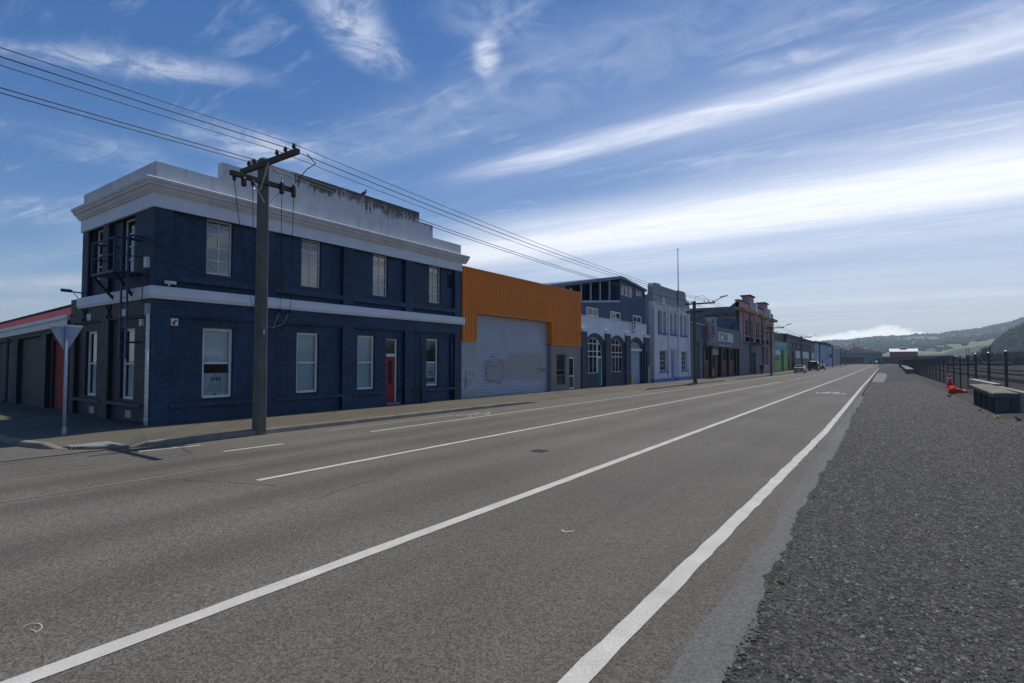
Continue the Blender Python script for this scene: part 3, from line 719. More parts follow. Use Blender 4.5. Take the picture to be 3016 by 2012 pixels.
co = sweep([(-.02, 6.36), (.09, 6.36), (.13, 6.42), (.15, 6.42), (.19, 6.50), (.25, 6.52), (.25, 6.57), (.30, 6.61), (.32, 6.68), (.30, 6.70), (0, 6.77), (-.02, 6.77)], -21.22, 19.14, 'cornice', 'white_cornice')
pp = MB(FRONT)
par = [(YS+.004, 6.2), (YS+.004, 7.21), (7.95, 7.21), (7.95, 7.72), (8.87, 7.72), (8.87, 8.11), (16.13, 8.11), (16.13, 7.72), (16.96, 7.72), (16.96, 7.2), (18.85, 7.2), (18.85, 6.2)]
pp.prism([(a, b) for a, b in par], -.26, 0.).build('parapet', 'white_old', CB)
MB(SIDE).box(XL, XF-.004, 6.2, 7.22, -.26, 0).build('side_parapet', 'white_old', CB)
MB().box(-21.3, XF-.75, YS+.75, YE, -.3, 6.4).build('body', 'unlit_interior', CB)
MB().box(-22.0, -21.2, YS+.3, YE, -.3, 3.7).build('rear_wing', 'slate', CB)
MB().box(-21.1, XF-.03, YS+.03, YE, 6.02, 6.2).build('roof', 'greydark', CB)
# mould that has grown on the parapet: dark where the wet runs down from the coping
t, b = pnodes('white_old'); Lk = t.links
g = t.nodes.new('ShaderNodeNewGeometry'); sx = t.nodes.new('ShaderNodeSeparateXYZ'); Lk.new(g.outputs['Position'], sx.inputs[0])
mp = t.nodes.new('ShaderNodeMapping'); mp.inputs[3].default_value = (6, 6, 1.6); Lk.new(g.outputs['Position'], mp.inputs[0])
n1 = t.nodes.new('ShaderNodeTexNoise'); n1.inputs['Scale'].default_value = 1.4; n1.inputs['Detail'].default_value = 9; n1.inputs['Roughness'].default_value = .75; Lk.new(mp.outputs[0], n1.inputs['Vector'])
n2 = t.nodes.new('ShaderNodeTexNoise'); n2.inputs['Scale'].default_value = .55; n2.inputs['Detail'].default_value = 3; Lk.new(g.outputs['Position'], n2.inputs['Vector'])
h = mrange(t, sx.outputs[2], 7.3, 8.1, 0., .40, 'LINEAR')
yb = mth(t, 'MULTIPLY', mrange(t, sx.outputs[1], 9.5, 11.5, 0, 1, 'SMOOTHSTEP'), h)
thr = mth(t, 'ADD', mth(t, 'ADD', n1.outputs[0], mth(t, 'MULTIPLY', mth(t, 'SUBTRACT', n2.outputs[0], .5), .45)), yb)
mask = mrange(t, thr, .665, .78, 0, .88, 'SMOOTHSTEP')
old = b.inputs['Base Color'].links[0].from_socket
mx = t.nodes.new('ShaderNodeMix'); mx.data_type = 'RGBA'; Lk.new(mask, mx.inputs[0]); Lk.new(old, mx.inputs[6]); mx.inputs[7].default_value = (.045, .047, .042, 1); Lk.new(mx.outputs[2], b.inputs['Base Color'])
# windows
for i, w in enumerate(UPH): window(CB, FRONT, *w, DW+.03, 2, 4, .045, .022, gl='glass_up')
SIGNW = None
for i, w in enumerate(LOH):
    o = window(CB, FRONT, *w, DW+.03, 1, 2, .075, .045, rail=.05)
    a, b_, p, q = w; m_ = (p+q)/2
    if i == 0:
        MB(FRONT).box(a+.02, b_-.02, m_-.04, q-.02, DW-.09, DW-.08).build('blind', 'blind', o)
        pn = MB(FRONT).box(a+.02, b_-.02, p+.02, m_-.30, DW-.07, DW-.06).build('sign_panel', 'blind', o); c = (a+b_)/2
        d = DW-.056
        strokes(o, [[(c-.17, p+.36), (c+.19, p+.36)], [(c+.19, p+.36), (c+.10, p+.50)], [(c-.17, p+.36), (c-.08, p+.50)], [(c-.04, p+.60), (c+.01, p+.68), (c+.05, p+.60)]], .016, FRONT, d, 'text_red', 'sign_triangle')
        text(o, 'WES', .13, FRONT, c-.15, p+.50, d, 'text_dark', bold=.004, shear=.35, width=.31)
        text(o, 'Industrial Electricians', .045, FRONT, c-.20, p+.29, d, 'text_dark', width=.42)
        text(o, 'Commercial and Maintenance Electricians', .045, FRONT, c-.36, p+.23, d, 'text_dark', width=.73)
        text(o, 'Ph. (03) 477 0480', .05, FRONT, c-.20, p+.165, d, 'text_dark', width=.42)
        text(o, 'ME', .06, FRONT, c-.04, p+.07, d, 'text_dark', bold=.004, width=.10)
    elif i < 3:
        MB(FRONT).box(a+.02, b_-.02, p+.02, q-.02, DW-.09, DW-.08).build('blind', 'blind', o)
    else:
        MB(FRONT).box(a+.02, b_-.02, p+.02, m_-.02, DW-.07, DW-.06).build('sign_panel', 'blind', o); c = (a+b_)/2+.05; d = DW-.056
        MB(FRONT).box(a+.02, b_-.1, p+.17, p+.33, DW-.06, DW-.057).build('sign_strip', 'text_dark', o)
        strokes(o, [[(c-.05, p+.70), (c+.01, p+.80), (c+.07, p+.70)]], .03, FRONT, d, 'text_red', 'sign_triangle')
        text(o, 'WES', .13, FRONT, c-.15, p+.54, d, 'text_dark', bold=.004, width=.30)
        strokes(o, [[(c-.17, p+.47), (c+.18, p+.47)]], .04, FRONT, d, 'text_red', 'sign_rule')
        text(o, '03 770 055', .08, FRONT, a+.05, p+.22, d+.002, 'text_white', width=.42)
        MB(FRONT).box(a+.2, a+.23, m_+.05, q-.1, DW-.22, DW-.2).build('shelf', 'frame', o); MB(FRONT).box(a+.3, b_-.12, m_+.55, q-.12, DW-.3, DW-.28).build('poster', 'tan_panel', o)
for w in SUP: window(CB, SIDE, *w, DW+.03, 1, 4, .045, .03, gl='glass_up')
for i, w in enumerate(SLO):
    o = window(CB, SIDE, *w, DW+.03, 1, 2, .07, .045, rail=.05)
    MB(SIDE).box(w[0]+.02, w[1]-.02, w[2]+.02, w[3]-.02, DW-.09, DW-.08).build('blind', 'blind', o)
# red door
a, b_, p, q = DOORH
fm = MB(FRONT); fm.box(b_-.07, b_, p, q, DW-.06, DW+.03); fm.box(a, a+.05, p, q, DW-.06, DW+.03); fm.box(a+.05, b_-.07, q-.07, q, DW-.06, DW+.03); fm.box(a+.05, b_-.07, 2.02, 2.13, DW-.06, DW+.03)
fm.build('door_frame', 'frame', CB)
do = MB(FRONT).box(a+.055, b_-.075, p+.1, 2.015, DW-.05, DW-.01).build('door', 'reddoor', CB); do['label'] = 'red painted entrance door with a narrow glazed panel'
c = (a+b_)/2
MB(FRONT).box(c-.08, c+.09, .95, 1.85, DW-.012, DW-.006).build('glazed_panel', 'unlit_interior', do)
for s0, s1 in ((.25, .48), (.55, .82)): MB(FRONT).box(c-.16, c+.15, s0, s1, DW-.012, DW+.004).build('door_panel', 'reddoor', do)
MB(FRONT).box(b_-.14, b_-.11, 1.0, 1.1, DW-.01, DW+.04).build('handle', 'chrome', do)
MB(FRONT).box(a+.05, b_-.07, 2.13, q-.07, DW-.04, DW-.03).build('transom_pane', 'glass', CB)
MB(FRONT).box(DOORH[0]-.02, DOORH[1]+.02, -.2, .2, -.4, .0).build('doorstep', 'concrete', CB)
# vent, drainpipes, boxes, cameras
MB(FRONT).box(VENT[0], VENT[1], VENT[2], VENT[3], DP-.1, DP-.06).build('vent', 'black', CB)
MB().tube([(XF+.02, 16.2, 2.95), (XF+.06, 16.22, 2.7), (XF+.06, 16.24, .1)], .05, 8).build('drainpipe', 'navy', CB, True)
MB().tube([(XF-.08, 18.3, 3.0), (XF-.06, 18.3, .15)], .05, 8).build('drainpipe', 'navy', CB, True)
dp = MB().tube([(XF-.07, YS-.07, 3.1), (XF-.05, YS-.07, .1)], .045, 10).build('downpipe', 'frame', CB, True)
for z in (.3, .9, 1.5, 2.1, 2.7): MB().tube([(XF-.06, YS-.07, z), (XF-.06, YS-.07, z+.03)], .056, 10).build('pipe_clip', 'frame', dp)
MB(SIDE).box(-16.12, -15.98, 3.08, 3.38, 0, .1).build('rainhead', 'concrete_pale', CB)
for u, z in ((-20.4, 3.11), (-17.75, 3.12)): MB(SIDE).box(u-.19, u+.19, z, z+.21, 0, .02).build('vent_plate', 'signback', CB)
for u, z in ((-20.35, .22), (-17.6, .24)): MB(SIDE).box(u-.19, u+.19, z, z+.21, DP, DP+.02).build('vent_plate', 'signback', CB)
MB(SIDE).box(-16.28, -16.12, 4.36, 4.64, 0, .09).build('junction_box', 'frame', CB); MB(SIDE).box(-16.55, -16.42, 2.80, 2.98, 0, .06).build('junction_box', 'frame', CB)
MB().tube([(-16.2, YS-.02, 4.36), (-16.22, YS-.02, 3.9), (-16.22, YS-.13, 3.84), (-16.22, YS-.13, 3.5), (-16.15, YS-.03, 3.3), (-16.1, YS-.03, .3)], .012, 5).build('cable', 'wire', CB)
al = MB(FRONT).box(6.68, 6.86, 2.82, 3.02, DP, DP+.08).build('alarm_box', 'frame', CB); MB(FRONT).box(6.72, 6.79, 2.84, 2.93, DP+.08, DP+.083).build('alarm_badge', 'text_red', al); MB().lathe([(.03, 0), (.03, .04), (.01, .055)], (XF+DP+.09, 6.80, 2.92), 10).build('alarm_lamp', 'decoblue', al)
cc = MB().bar((XF+.10, 6.55, 3.88), (XF+.10, 6.55, 3.96), .04).build('camera_bracket', 'frame', CB); MB().bar((XF+.02, 6.50, 3.98), (XF+.28, 6.62, 3.95), .09, .08).build('security_camera', 'frame', cc)
fl = MB(); fl.bar((-21.0, YS-.02, 4.02), (-21.2, YS-.30, 4.06), .04).bar((-21.05, YS, 3.72), (-21.15, YS-.2, 4.02), .02)
fo = fl.build('floodlight_arm', 'steel_dark', CB); MB().bar((-21.15, YS-.26, 4.07), (-21.30, YS-.46, 4.09), .16, .09).build('floodlight', 'steel_dark', fo)
for u in (-20.72, -18.78):
    x = MB(SIDE); x.bar((u-.16, 3.12, .02), (u+.16, 3.48, .02), .045); x.bar((u+.16, 3.12, .03), (u-.16, 3.48, .03), .045); x.build('tie_plate', 'black', CB)
# service wire hooks under the band
for y in (8.9, 9.78, 10.13):
    MB().tube([(XF, y, 3.44), (XF+.16, y, 3.44)], .02, 6).tube([(XF+.13, y, 3.38), (XF+.13, y, 3.50)], .04, 8).build('wire_bracket', 'black', CB)
MB().tube([(XF+.1, 8.95, 3.4), (XF+.05, 9.3, 2.95), (XF+.05, 9.6, 2.9), (XF+.06, 9.8, 3.4)], .01, 5).tube([(XF+.06, 10.12, 3.4), (XF+.05, 9.95, 3.05), (XF+.04, 9.6, 2.9)], .008, 5).build('slack_cable', 'galv', CB)

# fire escape ----------------------------------------------------------
FE = thing('fire_escape', 'dark blue steel fire escape platform and ladder on the side wall', 'fire escape', (-17.3, 5.9, 4.2))
MB().box(-18.1, -16.55, 5.52, 6.18, 4.20, 4.26).build('platform', 'ladderblue', FE)
for z, r in ((5.12, .026), (4.68, .016)):
    MB().tube([(-18.1, 6.18, z), (-18.1, 5.54, z), (-16.57, 5.54, z), (-16.57, 6.18, z)], r, 6).build('rail', 'ladderblue', FE)
for x in (-18.1, -16.57): MB().bar((x, 5.54, 4.24), (x, 5.54, 5.13), .04).build('post', 'ladderblue', FE)
for x in (-16.90, -16.50): MB().bar((x, 5.83, 1.9), (x, 5.83, 5.28), .035, .06).build('stile', 'ladderblue', FE)
for i in range(11): MB().tube([(-16.9, 5.83, 2.05+i*.30), (-16.5, 5.83, 2.05+i*.30)], .012, 6).build('rung', 'ladderblue', FE)
for z in (5.22, 2.35): MB().bar((-16.5, 5.83, z), (-16.5, 6.2, z), .04).bar((-16.9, 5.83, z), (-16.9, 6.2, z), .04).build('bracket', 'ladderblue', FE)
for x, xe in ((-18.08, -18.3), (-16.6, -17.0)): MB().bar((x, 5.56, 4.2), (xe, 6.19, 3.58), .06).bar((xe, 6.19, 3.58), (xe+.35, 6.19, 3.57), .04).build('brace', 'steel_dark', FE)

# ================================================================== RED-ROOFED BUILDING IN THE SIDE STREET
RB = thing('red_roof_building', 'low dark grey brick building with red iron roof beside the corner building', 'building', (-26, YS, 0))
SH = lambda u, v, d: (u, YS+.12-d, v+(u+22)*.030)
m_ = MB(SH); holes = [(-24.75, -22.75, .02, 2.68)]
wall(m_, -60, -22.06, -.5, 3.1, -.5, -.156, holes); m_.build('wall', 'slate_mortar', RB)
br = []
pr = [(-22.45, -22.06), (-25.55, -24.95), (-29.0, -28.45), (-32.5, -31.95), (-36, -35.45)]
for a, b_ in pr: br += bricks(a, b_, .15, 3.05, 0.); m_ = MB(SH).box(a, b_, -.5, 3.1, -.156, -.006).build('pier', 'slate_mortar', RB)
for a, b_ in ((-24.95, -22.45), (-28.45, -25.55), (-31.95, -29.0), (-35.45, -32.5)): br += bricks(a, b_, .15, 2.90, -.15, holes)+bricks(a, b_, 2.90, 3.05, 0.)
mb = MB()
for q in br: brick_into(mb, SH, q)
tag(mb.build('brickwork', 'slate', RB), kind='stuff')
MB(SH).box(-40, -22.06, -.4, .14, -.1, .05).build('plinth', 'concrete', RB)
MB(SH).box(-60, -22.3, 3.06, 3.28, -.3, .12).build('fascia', 'white', RB); MB(SH).box(-60, -22.15, 3.28, 3.40, -.3, .2).build('gutter', 'white', RB)
mb = MB(lambda u, v, d: (u, YS+.12-d, v+(u+22)*.030)); rows = []
for i in range(240):
    u = -60+i*.16; e = .022*cos(i*pi); rows.append([(u, 3.36+e, .16), (u, 5.0+e, -3.4)])
mb.grid(rows).build('roof', 'redroof', RB)
MB(SH).prism([(-60, 4.7), (-22.6, 4.7), (-22.3, 4.9), (-23.6, 5.16), (-60, 5.16)], -3.9, -3.38).build('ridge_wall', 'mossdark', RB)
for u in (-27.3, -25.2): MB().tube([(u, YS+3.6, 4.6), (u, YS+3.6, 5.5)], .04, 8).build('vent_pipe', 'galv', RB)
slatdoor(RB, lambda u, v, d: (u, YS+.12-d, v), -24.7, -22.8, 0., 2.6, -.24, 'redroll', .085)
MB().tube([(-29.15, YS-.02, 2.75), (-29.15, YS-.02, .25), (-29.6, YS-.1, .05)], .05, 8).build('drainpipe', 'slate', RB, True)
MB().tube([(-22.2, YS, 3.2), (-22.2, YS, .1)], .05, 8).build('drainpipe', 'slate', RB, True)
MB(SH).box(-23.5, -23.0, 1.55, 1.95, -.30, -.296).build('notice', 'signgrey', RB)

# ================================================================== ORANGE SHED
OS = thing('orange_shed', 'orange corrugated iron warehouse with a wide pale roller door', 'building', (XF, 25, 0))
Y0, Y1 = 18.95, 30.86
mb = MB(FRONT)
corrugated(mb, Y0, Y1, 4.17, 6.20, .0); corrugated(mb, Y0, 19.98, 2.82, 4.17, .0); corrugated(mb, 27.08, Y1, 2.84, 4.17, .0)
mb.build('cladding', 'orange', OS)
MB(FRONT).box(Y0, Y1, 6.19, 6.26, -.25, .06).build('capping', 'orange', OS); MB(FRONT).box(Y0, 20.0, 2.77, 2.83, -.02, .05).box(27.06, Y1, 2.78, 2.845, -.02, .05).box(19.97, 20.0, 2.83, 4.17, -.3, .045).box(27.06, 27.09, 2.845, 4.17, -.3, .045).box(20.0, 27.06, 4.13, 4.18, -.3, .045).build('trim', 'orange', OS)
MB(FRONT).box(Y0, 20.0, -.5, 2.80, -.3, -.03).build('wall', 'concrete_pale', OS)
mb = MB(FRONT); wall(mb, 27.1, Y1, -.5, 2.80, -.3, -.03, [(27.72, 28.82, .40, 2.26), (29.28, 30.05, .08, 2.10)])
mb.build('wall', 'concrete', OS)
MB(FRONT).box(Y0, 20.0, -.5, 2.78, -.6, -.3).build('pier_back', 'concrete', OS)
MB().box(-34, XF-.62, Y0, Y1, -.4, 5.9).build('body', 'greydark', OS); MB().box(XF-.62, XF-.04, Y0+.02, Y1-.02, 5.7, 6.0).build('roof', 'greydark', OS)
rd = slatdoor(OS, FRONT, 20.03, 27.04, .02, 4.15, -.28, 'roller', .116)
t, b = pnodes('roller'); Lk = t.links          # buffed-out graffiti: a tan repainted patch
g = t.nodes.new('ShaderNodeNewGeometry'); sx = t.nodes.new('ShaderNodeSeparateXYZ'); Lk.new(g.outputs['Position'], sx.inputs[0])
ns = t.nodes.new('ShaderNodeTexNoise'); ns.inputs['Scale'].default_value = 1.3; Lk.new(g.outputs['Position'], ns.inputs['Vector'])
wob = mth(t, 'MULTIPLY', mth(t, 'SUBTRACT', ns.outputs[0], .5), .35)
def rect(y0, y1, z0, z1):
    yy_ = mth(t, 'ADD', sx.outputs[1], wob); zz_ = mth(t, 'ADD', sx.outputs[2], mth(t, 'MULTIPLY', wob, .4)); k = None
    for v_, a_, s_ in ((yy_, y0, 1), (yy_, y1, -1), (zz_, z0, 1), (zz_, z1, -1)):
        q_ = mrange(t, v_, a_-.03, a_+.03, 0 if s_ > 0 else 1, 1 if s_ > 0 else 0, 'LINEAR'); k = q_ if k is None else mth(t, 'MULTIPLY', k, q_)
    return k
mk = mth(t, 'MAXIMUM', rect(20.95, 26.4, .82, 1.95), rect(23.0, 26.2, 1.5, 2.28))
old = b.inputs['Base Color'].links[0].from_socket; mx = t.nodes.new('ShaderNodeMix'); mx.data_type = 'RGBA'; Lk.new(mth(t, 'MULTIPLY', mk, .85), mx.inputs[0]); Lk.new(old, mx.inputs[6]); mx.inputs[7].default_value = (.34, .33, .32, 1); Lk.new(mx.outputs[2], b.inputs['Base Color'])
dsh = []
def loopdash(cy, cz, ry, rz, a0, a1, n):
    P_ = [(cy+ry*cos(a0+(a1-a0)*i/n), cz+rz*sin(a0+(a1-a0)*i/n)) for i in range(n+1)]
    return [[P_[i], P_[i+1]] for i in range(0, n, 2)]
dsh += loopdash(21.9, 1.35, .75, .62, -1.4, 1.4, 20)+loopdash(21.5, 1.3, .35, .55, 1.0, 5.3, 16)
for i in range(6): dsh += [[(21.05+.02*i, .85+i*.18), (21.07+.02*i, .93+i*.18)], [(21.2+.14*i, .84-.01*i), (21.28+.14*i, .84)], [(21.3+.12*i, 1.55+.05*(i % 2)), (21.38+.12*i, 1.55)]]
dsh += [[(22.1, .72), (22.35, .74)], [(22.2, .66), (22.3, .78)], [(21.5, 2.02), (21.7, 2.08), (21.8, 2.0)]]
strokes(rd, dsh, .035, FRONT, -.246, 'text_purple', 'graffiti')
strokes(rd, [[(25.95, 1.45), (26.05, 1.30), (26.12, 1.42), (26.03, 1.25), (26.1, 1.18)], [(26.3, 1.32), (26.42, 1.38), (26.5, 1.25), (26.6, 1.40), (26.66, 1.25), (26.72, 1.36), (26.9, 1.46)], [(26.35, 1.22), (26.5, 1.2), (26.62, 1.24)]], .028, FRONT, -.245, 'text_dark', 'graffiti')
q = [[(19.18, .55), (19.3, .62), (19.2, .72), (19.34, .8), (19.22, .9), (19.32, .98), (19.2, 1.05)], [(19.16, .62), (19.2, .95), (19.36, 1.0), (19.34, .6)], [(19.28, 1.4), (19.18, 1.32), (19.24, 1.22), (19.34, 1.3), (19.28, 1.4)], [(19.26, 1.2), (19.3, 1.05)],
     [(19.45, .8), (19.5, .7), (19.62, .75), (19.55, 1.0)], [(19.5, 1.15), (19.62, 1.2), (19.52, 1.3), (19.66, 1.38)], [(19.58, .92), (19.7, .98), (19.74, .88)], [(19.75, 1.2), (19.82, 1.32), (19.72, 1.4)], [(19.8, 1.05), (19.86, 1.3)], [(19.2, 1.12), (19.1, 1.0), (19.14, .8)]]
MB(FRONT).box(18.98, 19.98, .50, 1.55, -.03, -.027).build('paint_patch', 'signgrey', OS); strokes(OS, q, .022, FRONT, -.022, 'text_dark', 'graffiti')
window(OS, FRONT, 27.72, 28.82, .40, 2.26, -.10, 1, 3, .05, .05, 'greywall', 'glass_dirty', name='window', vs=[.98, 1.30])
MB(FRONT).box(27.74, 28.8, .42, 2.24, -.19, -.17).build('boarding', 'greywall', OS)
window(OS, FRONT, 29.28, 30.05, .10, 2.09, -.08, 1, 2, .10, .06, 'frame', 'glass_dirty', name='glazed_door', vs=[.90], label='white framed glazed door')
MB().bar((XF+.02, 30.3, 3.55), (XF+.4, 30.45, 3.56), .03).build('bracket', 'steel_dark', OS)

# ================================================================== ARCHED BUILDING
AB = thing('arched_building', 'blue and white workshop with arched windows and blue iron upper storey', 'building', (XF, 37, 0))
bayA = [(31.63, 34.55), (35.38, 38.18), (39.07, 42.01)]; pA = [(30.90, 31.63), (34.55, 35.38), (38.18, 39.07), (42.01, 43.05)]
for a, b_ in pA:
    MB(FRONT).box(a, b_, -.5, 3.76, -.3, .06).build('pier', 'archblue', AB)
    MB(FRONT).box(a-.03, b_+.03, 3.765, 3.98, -.3, .10).build('pier_cap', 'white', AB)
def arc(a, b_, zs, rise, n=14):
    c = (a+b_)/2; w = (b_-a)/2; r = (w*w+rise*rise)/(2*rise); return [(a+(b_-a)*i/n, zs+rise-r+sqrt(max(0, r*r-(a+(b_-a)*i/n-c)**2))) for i in range(n+1)]
wh = MB(FRONT); rg_ = MB(FRONT); lowm = MB(FRONT)
for i, (a, b_) in enumerate(bayA):
    oa = arc(a, b_, 3.25, .49); ia = arc(a+.02, b_-.28, 2.88, .57)
    wh.prism([(a, 4.79)]+oa+[(b_, 4.79)], -.3, -.06)
    rg_.prism(oa+[(b_, .2 if i == 2 else 1.05), (b_-.28, .2 if i == 2 else 1.05)]+ia[::-1]+[(a+.02, .2 if i == 2 else 1.05), (a, .2 if i == 2 else 1.05)], -.3, -.10)
wh.box(30.90, 31.63, 3.98, 4.79, -.3, -.055); wh.box(34.55, 35.38, 3.98, 4.79, -.3, -.055); wh.box(38.18, 39.07, 3.98, 4.79, -.3, -.055); wh.box(42.01, 42.72, 3.98, 4.79, -.3, -.055)
wh.build('parapet_wall', 'white', AB); rg_.build('arch', 'archblue', AB)
MB(FRONT).box(30.88, 42.75, 4.79, 4.86, -.35, -.02).build('coping', 'white_old', AB)
for a, b_ in ((31.63, 33.62), (35.38, 38.18)):
    bb = bricks(a, b_, .05, .98, -.08); k = MB()
    for q in bb: brick_into(k, FRONT, q)
    tag(k.build('brickwork', 'archblue', AB), kind='stuff'); MB(FRONT).box(a, b_, -.5, 1.0, -.3, -.086).build('dado', 'archblue', AB)
    MB(FRONT).box(a+.06, b_-.06, .86, 1.02, -.12, .0).build('sill', 'archblue', AB)
def archwin(a, b_, z0, zs, rise, cols, rows, door=None):
    d = -.18; top = arc(a, b_, zs, rise, 16); mb = MB(FRONT)
    f = lambda u: top[0][1] if False else (lambda c, w, r: zs+rise-r+sqrt(max(0, r*r-(u-c)**2)))((a+b_)/2, (b_-a)/2, (((b_-a)/2)**2+rise*rise)/(2*rise))
    for (u0, v0), (u1, v1) in zip(top, top[1:]): mb.prism([(u0, v0-.05), (u1, v1-.05), (u1, v1), (u0, v0)], d-.05, d)
    us = [a+(b_-a)*i/cols for i in range(cols+1)]
    for u in us: mb.box(u-.022, u+.022, z0, f(u)-.02, d-.045, d-.004)
    vs = [z0]+list(rows)
    for v in vs: mb.box(a, b_, v-.025, v+.025, d-.043, d-.008)
    w = mb.build('arched_window', 'frame', AB)
    for u0, u1 in zip(us, us[1:]):
        for v0, v1 in zip(vs, vs[1:]): MB(FRONT).box(u0, u1, v0, v1, d-.032, d-.026).build('pane', 'glass_dirty', w)
        n = 4; P_ = [(u0+(u1-u0)*i/n, f(u0+(u1-u0)*i/n)-.01) for i in range(n+1)]
        MB(FRONT).prism([(u0, vs[-1]), (u1, vs[-1])]+P_[::-1], d-.032, d-.026).build('pane', 'glass_dirty', w)
    return w
w1 = archwin(31.68, 34.24, 1.04, 2.86, .57, 4, (2.14, 2.5, 3.02)); w2 = archwin(35.42, 37.88, 1.06, 2.88, .57, 4, (2.14, 2.46, 3.02))
MB(FRONT).box(33.50, 33.66, .1, 3.4, -.24, -.165).build('mullion', 'frame', AB)
MB(FRONT).box(33.66, 34.26, 2.03, 2.15, -.24, -.16).build('transom', 'frame', AB); MB(FRONT).box(34.2, 34.30, .1, 2.1, -.24, -.16).build('door_jamb', 'frame', AB)
MB(FRONT).box(33.66, 34.2, .10, 2.03, -.23, -.17).build('door', 'teal', AB)
MB(FRONT).box(31.8, 32.1, 2.15, 2.42, -.20, -.195).build('notice', 'frame', w1)
for a, b_, z in ((32.4, 33.0, 1.6), (36.0, 37.3, 2.3), (32.6, 33.3, 1.35)): MB(FRONT).box(a, b_, 1.1, z, -.34, -.32).build('curtain', 'tan_panel', w2 if a > 35 else w1)
# fan light and roller door of the third arch
d = -.2
fl = MB(FRONT).prism([(39.12, 2.85)]+arc(39.12, 41.70, 2.88, .52)+[(41.70, 2.85)], d-.05, d-.03).build('fanlight', 'glass_dirty', AB)
for i in range(13):
    u = 39.25+i*.19; MB(FRONT).box(u-.02, u+.02, 2.8, 2.9+.46*sqrt(max(0, 1-((u-40.41)/1.35)**2)), d-.03, d+.0).build('bar', 'frame', fl)
MB(FRONT).box(39.10, 41.72, 2.62, 2.82, -.3, -.08).build('lintel', 'white', AB)
slatdoor(AB, FRONT, 39.1, 41.6, .02, 2.62, -.26, 'paleclad', .10)
MB(FRONT).box(41.6, 42.01, -.3, 2.7, -.3, -.2).build('reveal', 'archblue', AB)
MB(FRONT).box(39.02, 39.25, -.2, .75, -.1, .12).build('bollard', 'yellow', AB)
MB(FRONT).box(42.3, 42.42, -.1, 2.6, .06, .12).build('conduit', 'black', AB); MB().tube([(XF+.1, 42.75, -.1), (XF+.1, 42.75, 1.35)], .06, 8).build('downpipe', 'frame', AB)
MB().box(-34, XF-.36, 30.9, 43.0, -.5, 4.6).build('body', 'unlit_interior', AB)
# power entry bracket
eb = MB(); 
for z in (4.05, 4.3, 4.5, 4.72): eb.bar((XF-.05, 39.15, z), (XF+.35, 39.15, z), .03)
eb.bar((XF+.15, 39.15, 3.95), (XF+.15, 39.15, 4.85), .035)
eo = eb.build('wire_bracket', 'black', AB)
for z in (4.08, 4.33, 4.53, 4.75): MB().lathe([(.05, 0), (.05, .05), (.02, .1)], (XF+.32, 39.15, z), 8).build('insulator', 'ceramic', eo)
MB(FRONT).box(40.15, 40.27, 4.45, 4.75, -.05, -.03).build('sign', 'yellow', AB)
# upper storey of blue iron, raked top, open terrace under the roof
UX = shifted(-16.3); k_ = 16.3/15.9
def U(y, z): return y*k_, H0+(z-H0)*k_
mb = MB(UX)
lw = [(31.6, 33.36, 4.85, 5.41), (35.36, 37.18, 4.86, 5.43), (39.59, 41.35, 4.88, 5.43)]
LW = [(*[U(a, 0)[0] for a in (w[0], w[1])], U(0, w[2])[1], U(0, w[3])[1]) for w in lw]
yl, yr, ym = U(30.75, 0)[0], U(42.25, 0)[0], U(37.1, 0)[0]
zt = lambda u: (H0+(5.61-H0)*k_)+(u-yl)*.095
z0 = 4.62
segs = [yl, LW[0][0], LW[0][1], LW[1][0], LW[1][1]]
for a, b_ in ((yl, LW[0][0]), (LW[0][1], LW[1][0])): corrugated(mb, a, b_, z0, 0, 0, .13, .02, v1f=zt)
corrugated(mb, LW[0][0], LW[0][1], LW[0][3], 0, 0, .13, .02, v1f=zt); corrugated(mb, LW[0][0], LW[0][1], z0, LW[0][2], 0, .13, .02)
zr_ = lambda u: (H0+(8.1-H0)*k_)-(u-ym)*.085
corrugated(mb, LW[1][0], ym, LW[1][3], 0, 0, .13, .02, v1f=zt); corrugated(mb, LW[1][0], LW[1][1], z0, LW[1][2], 0, .13, .02)
GZ = [(37.3, 39.72, 6.72, 7.66), (40.32, 42.12, 6.98, 7.58)]
gz = [(*[U(a, 0)[0] for a in g_[:2]], U(0, g_[2])[1], U(0, g_[3])[1]) for g_ in GZ]
zmid = gz[0][2]
corrugated(mb, ym, LW[2][0], LW[1][3] if False else z0, zmid, 0, .13, .02) if False else None
corrugated(mb, LW[1][1], LW[2][0], z0, zmid, 0, .13, .02); corrugated(mb, LW[2][0], LW[2][1], z0, LW[2][2], 0, .13, .02); corrugated(mb, LW[2][0], LW[2][1], LW[2][3], zmid, 0, .13, .02); corrugated(mb, LW[2][1], yr, z0, zmid, 0, .13, .02)
for a, b_ in ((ym, gz[0][0]), (gz[0][1], gz[1][0]), (gz[1][1], yr)): corrugated(mb, a, b_, zmid, 0, 0, .13, .02, v1f=zr_)
corrugated(mb, gz[1][0], gz[1][1], zmid, gz[1][2], 0, .13, .02)
for g_ in gz: corrugated(mb, g_[0], g_[1], g_[3]-.06, 0, 0, .13, .02, v1f=zr_)
mb.build('iron_cladding', 'bluesheet', AB)
MB(lambda u, v, d_: (u, ym-d_, v)).box(-22, -16.32, 6.3, 8.0, -.02, .0).build('terrace_return', 'bluesheet', AB)
for w in LW: window(AB, UX, *w, .03, 2, 1, .07, .05, gl='glass')
for g_ in gz: window(AB, UX, *g_, .0, 3, 1, .05, .05, mat='bluesheet', gl='glass', name='clerestory_window')
MB(UX).box(yr-.1, yr, z0, zr_(yr), -6, -.02).build('end_wall', 'bluesheet', AB)
